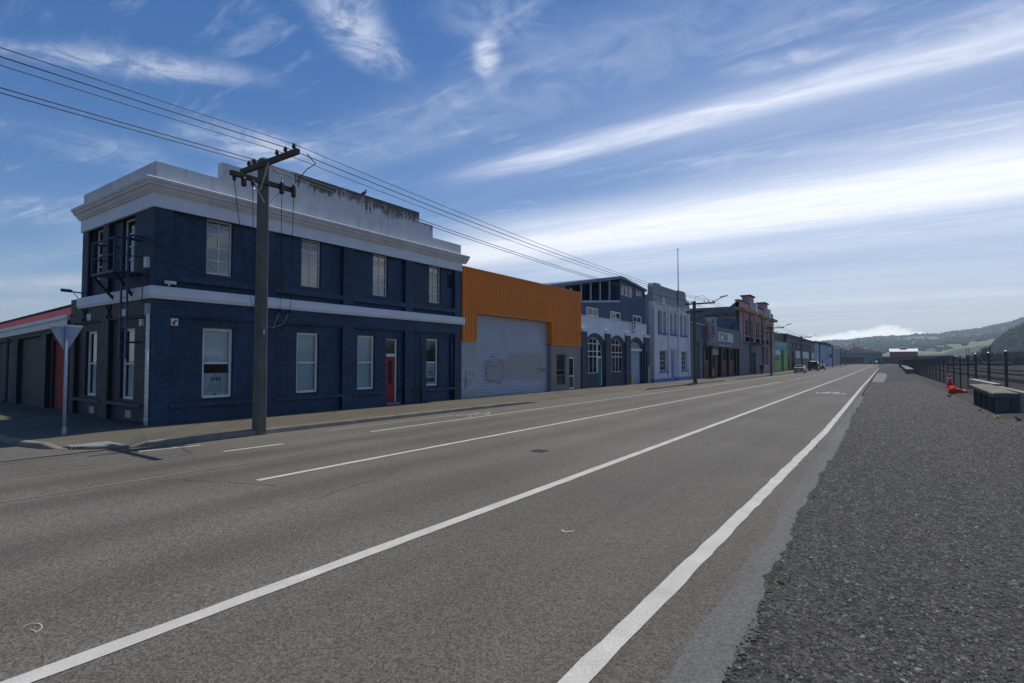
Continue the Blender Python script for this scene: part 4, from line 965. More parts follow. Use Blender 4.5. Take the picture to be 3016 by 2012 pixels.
# roof: left slope runs on behind the orange shed's parapet
yk = U(26.2, 0)[0]; rp_ = [(yk-4, 5.3), (yk, H0+(6.2-H0)*k_), (ym, zr_(ym)+.06), (yr+.05, zr_(yr)+.06), (yr+.05, zr_(yr)-.10), (ym, zr_(ym)-.14), (yk, H0+(6.0-H0)*k_), (yk-4, 5.1)]
MB(UX).prism(rp_, -14, .18).build('roof', 'bluesheet', AB)
MB(UX).box(39.9, 40.9, 7.75, 8.22, -2.5, -1.5).build('roof_vent', 'steel_dark', AB)
for y_ in (yl+.25, 33.2, 34.7, 36.3): MB(UX).box(y_-.05, y_+.05, zt(y_), H0+(7.08-H0)*k_+(y_-U(30.1, 0)[0])*.169-.15, -.12, -.02).build('terrace_post', 'paleclad', AB)
MB(UX).prism([(yl, zt(yl)), (ym, zt(ym)), (ym, zt(ym)+.13), (yl, zt(yl)+.13)], -.25, .04).build('terrace_coping', 'paleclad', AB)
zru = lambda u: H0+(6.2-H0)*k_+(u-yk)*(zr_(ym)+.06-(H0+(6.2-H0)*k_))/(ym-yk)-.1
MB(UX).prism([(yl, 5.3), (ym, 5.3), (ym, zru(ym)), (yl, zru(yl))], -2.2, -2.1).build('terrace_back', 'greydark', AB)
for i in range(7):
    y_ = yl+.6+i*.86; MB(UX).box(y_, y_+.62, zt(y_)+.1, min(7.6, 6.8+i*.16), -2.08, -2.05).build('terrace_window', 'glass_dirty' if i % 2 else 'carglass', AB)
for i in range(9): MB(UX).bar((yl+.4+i*.7, zt(yl+.4+i*.7), -.1), (yl+.4+i*.7, zt(yl+.4+i*.7)+.75, -.1), .02).build('baluster', 'steel_dark', AB)
MB(UX).prism([(yk, 5.9), (yl, 5.9), (yl, 7.0), (yk, 6.05)], -1.2, -1.1).build('gable_infill', 'paleclad', AB)

# ================================================================== ART DECO FRONT
DB = thing('deco_building', 'white art deco commercial front with blue door and flagpole', 'building', (XF, 49, 0))
ya, yb_ = 44.0, 54.6
uw = [(45.51, 46.46), (46.80, 47.65), (48.57, 49.38), (49.77, 50.66), (51.62, 52.43), (52.89, 53.76)]
hol = [(a, b_, 4.32, 6.27) for a, b_ in uw]+[(45.8, 47.95, .93, 2.79), (51.98, 53.95, .93, 2.81), (48.88, 50.0, -.2, 2.82)]
mb = MB(FRONT); wall(mb, ya, yb_, -.6, 7.0, -.35, -.05, hol); mb.build('wall', 'deco', DB)
for a, b_ in ((44.0, 44.75), (48.02, 48.42), (50.95, 51.38), (54.1, 54.6)): MB(FRONT).box(a, b_, -.6, 6.95, -.05, .06).build('pilaster', 'deco', DB)
for a, b_ in ((46.46, 46.80), (49.38, 49.77), (52.43, 52.89)): MB(FRONT).box(a+.04, b_-.04, 4.3, 6.3, -.05, .0).build('mullion_pier', 'deco', DB)
MB(FRONT).prism([(43.98, 6.95), (43.98, 8.25), (44.15, 8.5), (44.7, 8.6), (46.0, 8.62), (46.02, 8.48), (51.3, 8.5), (51.35, 8.62), (53.0, 8.66), (53.35, 8.45), (53.5, 7.95), (54.6, 7.6), (54.6, 6.95)], -.40, .03).build('parapet', 'mosswhite', DB)
MB(FRONT).box(44.8, 47.6, 6.85, 6.93, -.1, .10).box(50.9, 53.8, 6.85, 6.93, -.1, .10).box(46.3, 46.95, 6.93, 7.45, -.1, .09).box(44.8, 54.2, 6.45, 6.5, -.1, .03).build('moulding', 'deco', DB)
MB(FRONT).box(48.5, 50.9, 2.95, 3.03, -.1, .12).box(48.5, 48.6, .3, 2.95, -.1, .08).box(50.3, 50.4, .3, 2.95, -.1, .08).build('door_surround', 'deco', DB)
MB(FRONT).box(43.97, 48.86, -.6, .28, -.1, .10).box(50.02, 54.62, -.6, .30, -.1, .10).build('plinth', 'decoblue', DB)
for a, b_ in uw:
    MB(FRONT).box(a-.02, b_+.02, 4.18, 4.34, -.2, .09).build('sill', 'decoblue', DB)
    MB(FRONT).box(a, b_, 4.3, 6.3, -.34, -.30).build('blind_window', 'brown_panel', DB)
for a, b_ in ((45.75, 48.0), (51.93, 54.0)): MB(FRONT).box(a, b_, .80, .95, -.3, .10).build('sill', 'decoblue', DB)
window(DB, FRONT, 45.8, 47.95, .95, 2.78, -.24, 3, 4, .06, .035, gl='glass_dirty'); window(DB, FRONT, 51.98, 53.95, .95, 2.80, -.24, 3, 4, .06, .035, gl='glass_dirty')
MB(FRONT).box(48.9, 49.98, -.1, 2.1, -.33, -.28).build('door', 'decoblue', DB); window(DB, FRONT, 48.9, 49.98, 2.12, 2.82, -.26, 3, 1, .06, .04, gl='glass_dirty', name='transom_window')
MB().box(-30, XF-.4, ya+.02, yb_, -.6, 7.55).build('body', 'paleclad', DB)
fp = MB().tube([(XF+.12, 50.75, 7.3), (XF+.12, 50.72, 12.5)], [.06, .035], 8).build('flagpole', 'signback', DB, True); MB().lathe([(.02, 0), (.11, .03), (.11, .07), (.02, .1)], (XF+.12, 50.72, 12.48), 10).build('finial', 'signback', fp)
MB(FRONT).box(50.68, 50.86, 7.2, 8.6, .03, .1).build('flagpole_bracket', 'maroon', DB)
MB().tube([(XF+.06, ya+.06, 6.4), (XF+.06, ya+.06, .1)], .05, 6).build('downpipe', 'ochre', DB)

# ================================================================== GLASS SHOP
GS = thing('glass_shop', 'low grey glazier shop with a tall projecting sign and dark columns', 'building', (XF, 66, 0))
MB(FRONT).box(54.65, 56.4, -.6, 5.7, -.4, -.1).box(58.5, 60.3, -.6, 5.7, -.4, -.1).box(56.4, 58.5, 3.9, 5.7, -.4, -.1).build('side_bay', 'greywall', GS)
MB(FRONT).box(54.65, 60.4, 5.7, 5.85, -.6, .1).build('gutter', 'concrete_pale', GS)
slatdoor(GS, FRONT, 56.4, 58.5, -.15, 3.9, -.38, 'paleclad', .2)
MB().box(-32, XF-.45, 54.7, 77.9, -.6, 5.5).build('body', 'unlit_interior', GS)
MB(FRONT).box(60.3, 77.9, 3.5, 5.85, -.6, .25).build('fascia_wall', 'greywall', GS); MB(FRONT).box(60.3, 78.2, 3.42, 3.56, -.6, .9).build('canopy', 'greywall', GS)
MB(FRONT).box(65.0, 72.6, 4.2, 5.28, .25, .30).build('billboard', 'boardteal', GS); MB(FRONT).box(65.7, 69.6, 4.35, 5.12, .30, .305).build('poster', 'tan_panel', GS); MB(FRONT).box(66.3, 67.4, 4.4, 4.9, .305, .31).build('poster_patch', 'whitesign', GS)
MB(FRONT).box(64.9, 71, 3.68, 3.74, .25, .4).build('flashing', 'frame', GS)
for a, b_ in ((60.0, 62.95), (68.25, 71.1), (72.65, 75.2)):
    w = window(GS, FRONT, a, b_, 1.78, 3.4, -.28, 2, 1, .07, .05, 'signgrey', 'glass_dirty'); MB(FRONT).box(a+.1, b_-.1, 1.8, 3.38, -.42, -.40).build('curtain', 'curtain', w)
    MB(FRONT).box(a, b_+.3, .25, 1.72, -.35, -.25).build('spandrel', 'maroon', GS); MB(FRONT).box(a, b_+.3, -.6, .25, -.35, -.2).build('plinth', 'greydark', GS)
for a in (59.8, 63.05, 67.6, 71.5, 75.7, 77.4): MB(FRONT).box(a, a+.5, -.6, 3.42, -.4, -.02).build('column', 'black', GS)
MB(FRONT).box(64.2, 67.1, 2.58, 3.4, -.3, -.2).build('door_panel', 'signgrey', GS); window(GS, FRONT, 64.3, 65.6, -.2, 2.55, -.26, 1, 2, .08, .06, 'steel_dark', 'glass_dirty', name='glazed_door'); MB(FRONT).box(65.6, 67.1, -.2, 2.55, -.4, -.3).build('door', 'steel_dark', GS)
MB(FRONT).box(76.4, 77.3, -.3, 3.4, -.38, -.3).build('gate', 'greydark', GS)
ST = lambda u, v, d_: (u, 60.45-d_, v)
sg = MB(ST).box(-15.8, -14.72, 3.85, 6.62, -.12, 0).build('projecting_sign', 'signgrey', GS)
text(sg, 'CRAWFORD', .52, ST, -15.42, 4.05, .006, 'signred', bold=.012, width=2.35, vertical=True); text(sg, 'GLASS', .44, ST, -14.93, 4.45, .006, 'signred', bold=.012, width=1.30, vertical=True)
strokes(sg, [[(-15.2, 5.9), (-15.05, 6.4)], [(-15.1, 5.95), (-14.9, 6.45)], [(-15.25, 6.2), (-14.9, 6.05)]], .06, ST, .006, 'text_dark', 'sign_emblem')
MB(FRONT).box(66.4, 67.2, 5.85, 6.2, -2.2, -1.4).build('roof_unit', 'signgrey', GS)

# ================================================================== PINK TWO-STOREY BUILDING
PB = thing('pink_building', 'two-storey pink and grey building with stepped chimney piers', 'building', (XF, 92, 0))
ya, yb_ = 78.0, 106.9
pw = [(81.5, 84.8), (85.9, 87.6), (89.6, 93.1), (94.4, 96.9), (98.7, 101.2), (103.0, 105.4)]
hol = [(a, b_, 5.5, 7.95) for a, b_ in pw]+[(85.9, 89.6, -.6, 3.1), (95.3, 98.0, 1.2, 4.2), (98.4, 101.2, 1.2, 4.2)]
mb = MB(FRONT); wall(mb, ya, yb_, 4.5, 8.9, -.4, -.05, hol); mb.build('upper_wall', 'pink', PB)
mb = MB(FRONT); wall(mb, ya, 94.6, -.6, 4.5, -.4, -.05, hol); mb.build('lower_wall', 'greywall', PB); mb = MB(FRONT); wall(mb, 94.6, yb_, -.6, 4.5, -.4, -.05, hol); mb.build('lower_wall', 'pink', PB)
for a, b_ in pw:
    window(PB, FRONT, a, b_, 5.5, 7.95, -.3, 2, 3, .08, .05, 'frame', 'glass_dirty'); MB(FRONT).box(a-.1, b_+.1, 5.35, 5.5, -.2, .08).build('sill', 'lilac', PB)
for a in (80.6, 88.3, 97.4, 102.0): MB(FRONT).box(a, a+.7, 4.5, 8.9, -.1, .10).build('pilaster', 'pink', PB)
MB(FRONT).box(ya-.2, 88.2, 8.85, 9.25, -.5, .55).box(91.4, 99.4, 8.85, 9.25, -.5, .55).box(102.4, 107.4, 8.85, 9.25, -.5, .55).build('cornice', 'ochre', PB)
MB(FRONT).box(ya, yb_, 8.95, 9.3, -.4, .1).build('frieze', 'lilac', PB)
for a, b_ in ((ya, 84.6), (89.3, 96.6), (102.4, 106.2)): MB(FRONT).box(a, b_, 9.3, 10.22, -.5, .0).build('parapet', 'pink', PB)
MB(FRONT).box(89.2, 96.7, 10.25, 10.4, -.6, .1).box(ya-.1, 84.7, 10.2, 10.32, -.6, .1).build('coping', 'mossdark', PB)
for a in (84.8, 97.0):
    c = MB(FRONT).box(a, a+4.0, 9.3, 10.7, -1.3, .12).build('pier', 'lilac', PB); MB(FRONT).box(a+.5, a+3.5, 10.7, 11.5, -1.1, .0).build('pier_step', 'pink', c); MB(FRONT).box(a+.2, a+3.8, 11.5, 11.68, -1.3, .2).build('pier_cap', 'mossdark', c)
    MB(FRONT).box(a+3.6, a+5.2, 9.3, 10.75, -.9, .25).build('pier_shoulder', 'whitesign', c)
MB(FRONT).box(85.9, 89.5, -.5, 3.05, -.38, -.34).build('door', 'black', PB)
for a, b_ in ((95.3, 98.0), (98.4, 101.2)): window(PB, FRONT, a, b_, 1.2, 4.2, -.25, 2, 2, .08, .05, 'lilac', 'glass_dirty')
MB(FRONT).box(ya, yb_, 4.42, 4.62, -.1, .15).build('string_course', 'greywall', PB); MB(FRONT).box(85.4, 90.4, 4.35, 4.5, -.1, .8).build('door_canopy', 'greydark', PB)
MB(FRONT).box(104.2, 106.6, 2.6, 5.0, .0, .12).build('wall_sign', 'lilac', PB)
for y_ in (84.6, 94.2): MB().tube([(XF+.14, y_, 8.8), (XF+.14, y_, 0)], .10, 6).build('downpipe', 'navy', PB)
MB().box(-36, XF-.42, ya+.02, yb_, -.6, 8.9).build('body', 'ballgrey', PB)
S2 = lambda u, v, d_: (u, ya-d_, v)
MB(S2).prism([(XF-.02, 4.5), (XF-.02, 10.0), (-16.4, 9.97), (-17.3, 9.25), (-36, 9.25), (-36, 4.5)], -.3, 0).build('gable_wall', 'ballgrey', PB)
MB(S2).box(-36, -17.25, 9.25, 9.4, -.4, .06).box(-21, XF-.05, 7.75, 7.83, -.05, .05).build('coping', 'concrete', PB)
text(PB, 'H. J.BALL (NZ) LTD', .62, S2, -20.3, 8.1, .006, 'ballink', bold=.012, width=4.2); text(PB, 'HIDES & SHEEPSKINS', .34, S2, -19.7, 7.42, .006, 'ballink', width=2.9)
sq = []
for cx_, cy_, r_ in ((-17.2, 6.75, .5), (-16.8, 6.55, .35), (-16.45, 6.8, .4), (-17.0, 6.3, .4)): sq.append([(cx_+r_*cos(i*.6), cy_+r_*.8*sin(i*.6)) for i in range(12)])
sq += [[(-16.5, 7.3), (-16.3, 6.9), (-16.2, 7.25)], [(-16.6, 6.2), (-16.3, 6.0), (-16.1, 6.3)]]
strokes(PB, sq, .10, S2, .008, 'graffblue', 'graffiti')
MB(S2).box(-18.5, -16.05, 5.7, 7.2, 0, .004).build('paint_patch', 'graffblue', PB)

# ================================================================== GREEN SHOP, DARK GABLE, WAREHOUSE, CLAD SHEDS
NS = thing('green_shop', 'lime green shopfront with teal sign band and dark doorway', 'building', (XF, 115, 0))
MB(FRONT).box(107, 114.5, -.6, 3.9, -.4, 0).box(118.2, 123, -.6, 3.9, -.4, 0).build('wall', 'limegreen', NS); MB(FRONT).box(107, 123, 3.9, 5.6, -.4, .04).build('sign_band', 'tealsign', NS)
MB(FRONT).box(114.5, 118.2, -.6, 3.9, -.4, -.3).build('door', 'doorgreen', NS); text(NS, 'PLAYROOMS', 1.15, FRONT, 108.2, 4.55, .05, 'text_white', width=12.2)
MB(FRONT).box(108.3, 113.2, 2.95, 3.85, .0, .05).build('sign_panel', 'whitesign', NS); MB(FRONT).box(109.6, 111.8, 2.5, 2.9, .0, .05).build('sign_panel', 'graffblue', NS); MB(FRONT).box(107.2, 113, 2.2, 2.32, .0, .3).build('rail', 'black', NS)
MB().box(-36, XF-.42, 107, 123, -.6, 5.4).build('body', 'unlit_interior', NS)
WH = thing('grey_warehouse', 'long grey warehouse with black gable and a strip of high windows', 'building', (XF, 150, 0))
MB(FRONT).prism([(107.2, 5.2), (107.2, 6.95), (121.5, 7.5), (178, 7.65), (178, 6.2), (123.2, 5.2)], -20, -.5).build('gable', 'black', WH)
hw = [(128.2+i*6.9, 133.2+i*6.9, 4.95, 6.15) for i in range(6)]
hd = [(129.6, 134.0, -.6, 4.05), (165.9, 169.8, -.6, 4.2)]
mb = MB(FRONT); wall(mb, 123, 178, -.6, 6.5, -.4, -.05, hw+hd); mb.build('wall', 'greywall', WH)
for w in hw: window(WH, FRONT, *w, -.2, 3, 1, .12, .08, 'greywall', 'glass_dirty')
MB(FRONT).box(127.5, 169.5, 4.6, 4.75, -.1, .2).build('ledge', 'greydark', WH); MB(FRONT).box(123, 178, 6.5, 7.55, -.4, -.1).build('parapet', 'greydark', WH)
for a, b_ in ((136.5, 143.7), (147, 162), (169.9, 176.9)): MB(FRONT).box(a, b_, 2.5, 4.12, -.05, .03).build('wall_panel', 'whitesign', WH)
for h_ in hd: MB(FRONT).box(h_[0], h_[1], -.6, h_[3], -.39, -.34).build('door', 'black', WH)
MB(FRONT).box(134, 135.4, -.4, 1.6, .0, .3).build('bollard', 'yellow', WH)
MB(FRONT).box(124.2, 128.2, -.4, 2.6, -.05, .06).build('side_door', 'steel_dark', WH)
MB().box(-40, XF-.42, 123, 178, -.6, 7.2).build('body', 'greydark', WH)
CS = thing('pale_clad_shed', 'pale blue weatherboard shed beyond the grey warehouse', 'building', (XF, 230, 0))
hol = [(228, 245, 3.0, 4.5), (200, 205, -.6, 2.6)]
mb = MB(FRONT)
for a, b_, p, q in cut(178, 290, -.6, 7.2, hol): corrugated(mb, a, b_, p, q, 0, 1.4, .12)
mb.build('cladding', 'paleclad', CS); MB(FRONT).box(228, 245, 3.0, 4.5, -.2, -.15).build('window', 'carglass', CS); MB(FRONT).box(200, 205, -.6, 2.6, -.2, -.15).build('door', 'navy', CS)
MB(FRONT).prism([(178, 7.2), (178, 7.4), (205, 8.0), (237, 8.4), (250, 7.25), (250, 7.2)], -18, .2).build('roof', 'mossdark', CS); MB(FRONT).box(178, 205, 7.0, 7.6, -.3, .1).build('fascia', 'maroon', CS)
for a in (214, 222, 252, 262, 272, 282): MB(FRONT).box(a, a+1.6, -.6, 7.0, 0, .35).build('pilaster', 'paleclad', CS)
MB().box(-40, XF-.3, 178, 290, -.6, 7.1).build('body', 'greydark', CS)

# ================================================================== POWER POLES AND WIRES
PX = -13.1
PY = [-31.0, 7.6, 46.5, 85.0, 121.5, 159.5, 204.0, 248.0, 284.0]
WO = [1.58, 1.23, .87, -.16, -.42]; ARM = 6.88
def insulator(mb, x, y, z): mb.lathe([(.012, -.10), (.012, 0), (.045, .01), (.05, .03), (.025, .04), (.048, .055), (.05, .075), (.02, .09), (.035, .11), (.02, .135)], (x, y, z), 10)
def make_pole(y, label, lamp):
    z0 = zg(y)
    p = thing('power_pole', label, 'power pole', (PX, y, z0+.12), 'concrete power poles along the kerb')
    def ring(z, w, d): return [(PX-w+.04, y-d, z), (PX+w-.04, y-d, z), (PX+w, y-d+.04, z), (PX+w, y+d-.04, z), (PX+w-.04, y+d, z), (PX-w+.04, y+d, z), (PX-w, y+d-.04, z), (PX-w, y-d+.04, z), (PX-w+.04, y-d, z)]
    mb = MB().grid([ring(z0+.0, .155, .125), ring(z0+3.5, .142, .115), ring(z0+7.08, .128, .105), ring(z0+7.13, .10, .08)])
    mb.add(ring(z0+7.13, .10, .08)[:8], [tuple(range(8))]); mb.build('shaft', 'pole_concrete', p)
    MB().box(PX-.75, PX+1.75, y-.22, y-.11, z0+ARM-.06, z0+ARM+.06).build('cross_arm', 'timber', p)
    if lamp: MB().box(PX-.7, PX+.9, y-.21, y-.11, z0+6.15, z0+6.26).build('cross_arm', 'timber', p)
    else: MB().box(PX+.13, PX+.23, y-.95, y+.78, z0+6.40, z0+6.51).build('cross_arm', 'timber', p)
    for s in (-1, 1):
        a = MB().bar((PX+s*.62, y-.23, z0+ARM-.05), (PX+s*.10, y-.13, z0+ARM-.62), .035, .012); a.build('brace', 'galv', p)
        if lamp: MB().bar((PX+s*.5, y-.22, z0+6.16), (PX+s*.10, y-.13, z0+5.75), .035, .012).build('brace', 'galv', p)
        else: MB().bar((PX+.24, y+s*.42, z0+6.42), (PX+.16, y+s*.06, z0+5.93), .035, .012).build('brace', 'galv', p)
    for w in WO:
        m_ = MB(); insulator(m_, PX+w, y-.165, z0+ARM+.10); m_.build('insulator', 'ceramic', p, True)
    if lamp:
        m_ = MB().bar((PX+1.6, y-.2, z0+ARM+.05), (PX+2.35, y-.2, z0+ARM+.42), .06); lo = m_.build('lamp_arm', 'galv', p)
        MB(lambda a, b_, c_: (a, y-.29+c_, b_)).prism([(PX+2.2, z0+ARM+.36), (PX+2.8, z0+ARM+.50), (PX+2.8, z0+ARM+.56), (PX+2.2, z0+ARM+.48)], 0, .18).build('lamp_head', 'galv', lo)
        for xx_ in (-.5, .45): MB().box(PX+xx_, PX+xx_+.12, y-.32, y-.2, z0+6.05, z0+6.32).build('fuse', 'ceramic', p)
        MB().tube([(PX, y, z0+7.1), (PX+.2, y-.1, z0+7.5), (PX+.8, y-.15, z0+7.55), (PX+1.23, y-.17, z0+7.15)], .012, 5).build('jumper', 'wire', p)
    else:
        for q, zt_ in ((.68, .15), (.34, .10)):
            MB().lathe([(.05, -.3), (.062, -.27), (.062, -.03), (.03, 0), (.03, .06)], (PX+.29, y+q, z0+6.52+.02), 10).build('fuse', 'ceramic', p, True)
        MB().lathe([(.05, -.22), (.065, -.19), (.065, -.03), (.03, 0)], (PX+.2, y-.62, z0+6.42), 10).build('fuse', 'ceramic', p, True)
        for q in (-.85, -.38): MB().lathe([(.03, -.12), (.045, -.09), (.045, -.02), (.02, .0)], (PX+.18, y+q, z0+6.40), 8).build('insulator', 'ceramic', p, True)
        MB().tube([(PX+1.58, y+.2, z0+ARM+.08), (PX+1.5, y+.5, z0+ARM-.05), (PX+.9, y+.65, z0+6.85), (PX+.3, y+.7, z0+6.6)], .012, 5).build('jumper', 'wire', p)
        MB().tube([(PX+.1, y+.1, z0+ARM+.1), (PX+.2, y+.3, z0+6.75), (PX+.29, y+.36, z0+6.6)], .008, 5).build('jumper', 'wire', p)
        MB().box(PX+.156, PX+.160, y-.03, y+.02, z0+2.55, z0+2.67).build('number_plate', 'galv', p)
        for z in (6.88, 6.45): MB().tube([(PX-.18, y-.02, z0+z), (PX+.2, y-.02, z0+z)], .014, 6).build('bolt', 'galv', p)
        MB().box(PX-.42, PX-.2, y-.05, y+.12, z0+6.95, z0+7.12).build('terminal_box', 'white', p)
    return p
labs = ['nearest concrete power pole, standing at the kerb before the navy building', 'second concrete power pole with street lamp, before the art deco front', 'third concrete power pole with street lamp, before the pink building', 'fourth power pole with street lamp, before the grey warehouse', 'fifth power pole, beside the red parked car', 'sixth power pole, before the pale clad shed', 'seventh power pole, far along the street near the tan roofs', 'last power pole along the kerb, before the tan roofs']
for i, y in enumerate(PY[1:]): make_pole(y, labs[i], 0 < i < 4)
make = ['outermost power line wire above the road, furthest from the buildings', 'second power line wire counted from the road side', 'middle power line wire on the pole crossarms', 'fourth power line wire, running close to the pole heads', 'innermost power line wire, nearest the buildings']
for k, w in enumerate(WO):
    pts = []
    for a, b_ in zip(PY, PY[1:]):
        n = 14
        for i in range(n):
            t_ = i/n; pts.append((PX+w, a+(b_-a)*t_-.165, zg(a)+(zg(b_)-zg(a))*t_+ARM+.21-4*.42*t_*(1-t_)))
    r_ = .0125 if k in (1, 3, 4) else .009
    tag(MB().tube(pts, r_, 5, False).build('power_line', 'wire'), make[k], 'wire', 'overhead power lines')
    if k in (2, 4): 
        pass
serv = [((PX+.18, 7.6-.85, 6.28), (XF+.13, 8.9, 3.44)), ((PX+.18, 7.6-.38, 6.28), (XF+.13, 8.93, 3.47)), ((PX+.29, 7.94, 6.2), (XF+.13, 9.78, 3.44)), ((PX+.29, 8.28, 6.2), (XF+.13, 10.13, 3.44))]
sl = ['leftmost thin service wire dropping from the nearest pole to the navy wall', 'second thin service wire dropping from the nearest pole to the navy wall', 'third thin service wire dropping from the nearest pole to the navy wall', 'rightmost thin service wire dropping from the nearest pole to the navy wall']
for (a, b_), l_ in zip(serv, sl):
    a, b_ = Vector(a), Vector(b_); pts = [tuple(a.lerp(b_, i/12)-Vector((0, 0, 4*.28*(i/12)*(1-i/12)))) for i in range(13)]
    tag(MB().tube(pts, .008, 5, False).build('service_wire', 'wire'), l_, 'wire', 'service wires to the navy building')

# ================================================================== GIVE WAY SIGN SEEN FROM BEHIND
GW = thing('give_way_sign', 'back of a triangular give way sign on a pale post at the corner', 'road sign', (-15.65, 4.34, .13))
SX = lambda u, v, d_: (-15.65+d_, u, v)
MB().tube([(-15.65, 4.34, .05), (-15.65, 4.34, 2.66)], .036, 12).build('post', 'signback', GW, True)
MB().tube([(-15.65, 4.34, .05), (-15.65, 4.34, .32)], .042, 12).build('post_sleeve', 'concrete_pale', GW, True)
def rtri(s_): return [(4.01+.03*s_, 2.68-.02*s_), (4.04+.0, 2.70-.02*s_), (4.63, 2.70-.02*s_), (4.665-.03*s_, 2.68-.02*s_), (4.36-.0, 2.07+.05*s_), (4.315+.0, 2.07+.05*s_)]
pl = MB(SX).prism(rtri(0), -.052, -.046).build('plate', 'signback', GW)
MB(SX).box(4.03, 4.645, 2.655, 2.685, -.046, -.025).build('rim', 'frame', pl)
for z in (2.58, 2.28): MB(SX).box(4.34-(z-2.07)*.47, 4.34+(z-2.07)*.47, z-.018, z+.018, -.046, -.030).build('stiffener', 'signback', GW)
MB(SX).box(4.07, 4.16, 2.60, 2.63, -.046, -.043).build('sticker', 'yellow', pl)

# ================================================================== PIGEON ON THE PARAPET
def skin(name, verts, edges, radii, mat, parent=None, sub=2, root=0):
    me = bpy.data.meshes.new(name); me.from_pydata(verts, edges, []); me.materials.append(MAT[mat])
    o = link(name, me, None); sk = o.modifiers.new('s', 'SKIN'); o.modifiers.new('d', 'SUBSURF').levels = sub; o.modifiers[-1].render_levels = sub; sk.use_smooth_shade = True
    for i, r_ in enumerate(radii): me.skin_vertices[0].data[i].radius = (r_, r_) if isinstance(r_, (int, float)) else r_
    me.skin_vertices[0].data[root].use_root = True
    if parent is not None: put(o, parent)
    return o
bx_, by_, bz_ = XF-.1, 13.3, 8.11
BD = thing('pigeon', 'dark pigeon perched on top of the white parapet', 'bird', (bx_, by_, bz_))
skin('body', [(bx_, by_-.02, bz_+.10), (bx_, by_+.05, bz_+.16), (bx_, by_+.075, bz_+.225), (bx_, by_+.085, bz_+.265), (bx_, by_+.12, bz_+.262), (bx_, by_-.10, bz_+.055), (bx_, by_-.20, bz_+.02)], [(0,1),(1,2),(2,3),(3,4),(0,5),(5,6)], [.062, .058, .032, .028, .006, .035, (.03, .010)], 'bird', BD)
for s in (-.025, .025): MB().tube([(bx_+s, by_, bz_+.07), (bx_+s, by_+.005, bz_), (bx_+s, by_+.03, bz_)], .006, 5).build('leg', 'conered', BD)

# ================================================================== PERSON WALKING ON THE PAVEMENT
hx, hy = -14.1, 83.4; hz = zg(hy)+.15
PN = thing('person', 'person in dark coat with light hair walking away along the pavement', 'person', (hx, hy, hz))
V3 = lambda x, y, z: (hx+x, hy+y, hz+z)
skin('body', [V3(0,0,.92), V3(0,.01,1.15), V3(0,.02,1.38), V3(0,.03,1.48), V3(0,.04,1.58), V3(0,.05,1.68), V3(-.10,0,.86), V3(-.11,.10,.48), V3(-.11,-.02,.10), V3(-.11,.10,.03), V3(.10,0,.86), V3(.11,-.04,.48), V3(.11,-.22,.13), V3(.11,-.14,.04), V3(-.19,.02,1.38), V3(-.24,-.03,1.12), V3(-.24,.06,.88), V3(-.24,.09,.80), V3(.19,.02,1.38), V3(.24,.0,1.12), V3(.25,.10,.90), V3(.25,.13,.82)],
     [(0,1),(1,2),(2,3),(3,4),(4,5),(0,6),(6,7),(7,8),(8,9),(0,10),(10,11),(11,12),(12,13),(2,14),(14,15),(15,16),(16,17),(2,18),(18,19),(19,20),(20,21)],
     [.15, .14, .14, .055, .085, .08, .085, .06, .045, .04, .085, .06, .045, .04, .06, .048, .035, .035, .06, .048, .035, .035], 'skin', PN)
skin('coat', [V3(0,0,.78), V3(0,0,.95), V3(0,.01,1.15), V3(0,.02,1.36), V3(-.19,.02,1.37), V3(-.245,-.03,1.12), V3(-.25,.05,.90), V3(.19,.02,1.37), V3(.245,0,1.12), V3(.255,.09,.92)], [(0,1),(1,2),(2,3),(3,4),(4,5),(5,6),(3,7),(7,8),(8,9)], [.20, .19, .17, .17, .08, .065, .055, .08, .065, .055], 'coat', PN)
skin('trousers', [V3(0,0,.88), V3(-.10,0,.84), V3(-.11,.10,.48), V3(-.11,0,.14), V3(.10,0,.84), V3(.11,-.04,.48), V3(.11,-.20,.17)], [(0,1),(1,2),(2,3),(0,4),(4,5),(5,6)], [.15, .10, .075, .06, .10, .075, .06], 'trouser', PN)
skin('hair', [V3(0,-.01,1.46), V3(0,.0,1.60), V3(0,.03,1.70)], [(0,1),(1,2)], [.07, .10, .095], 'hair', PN)

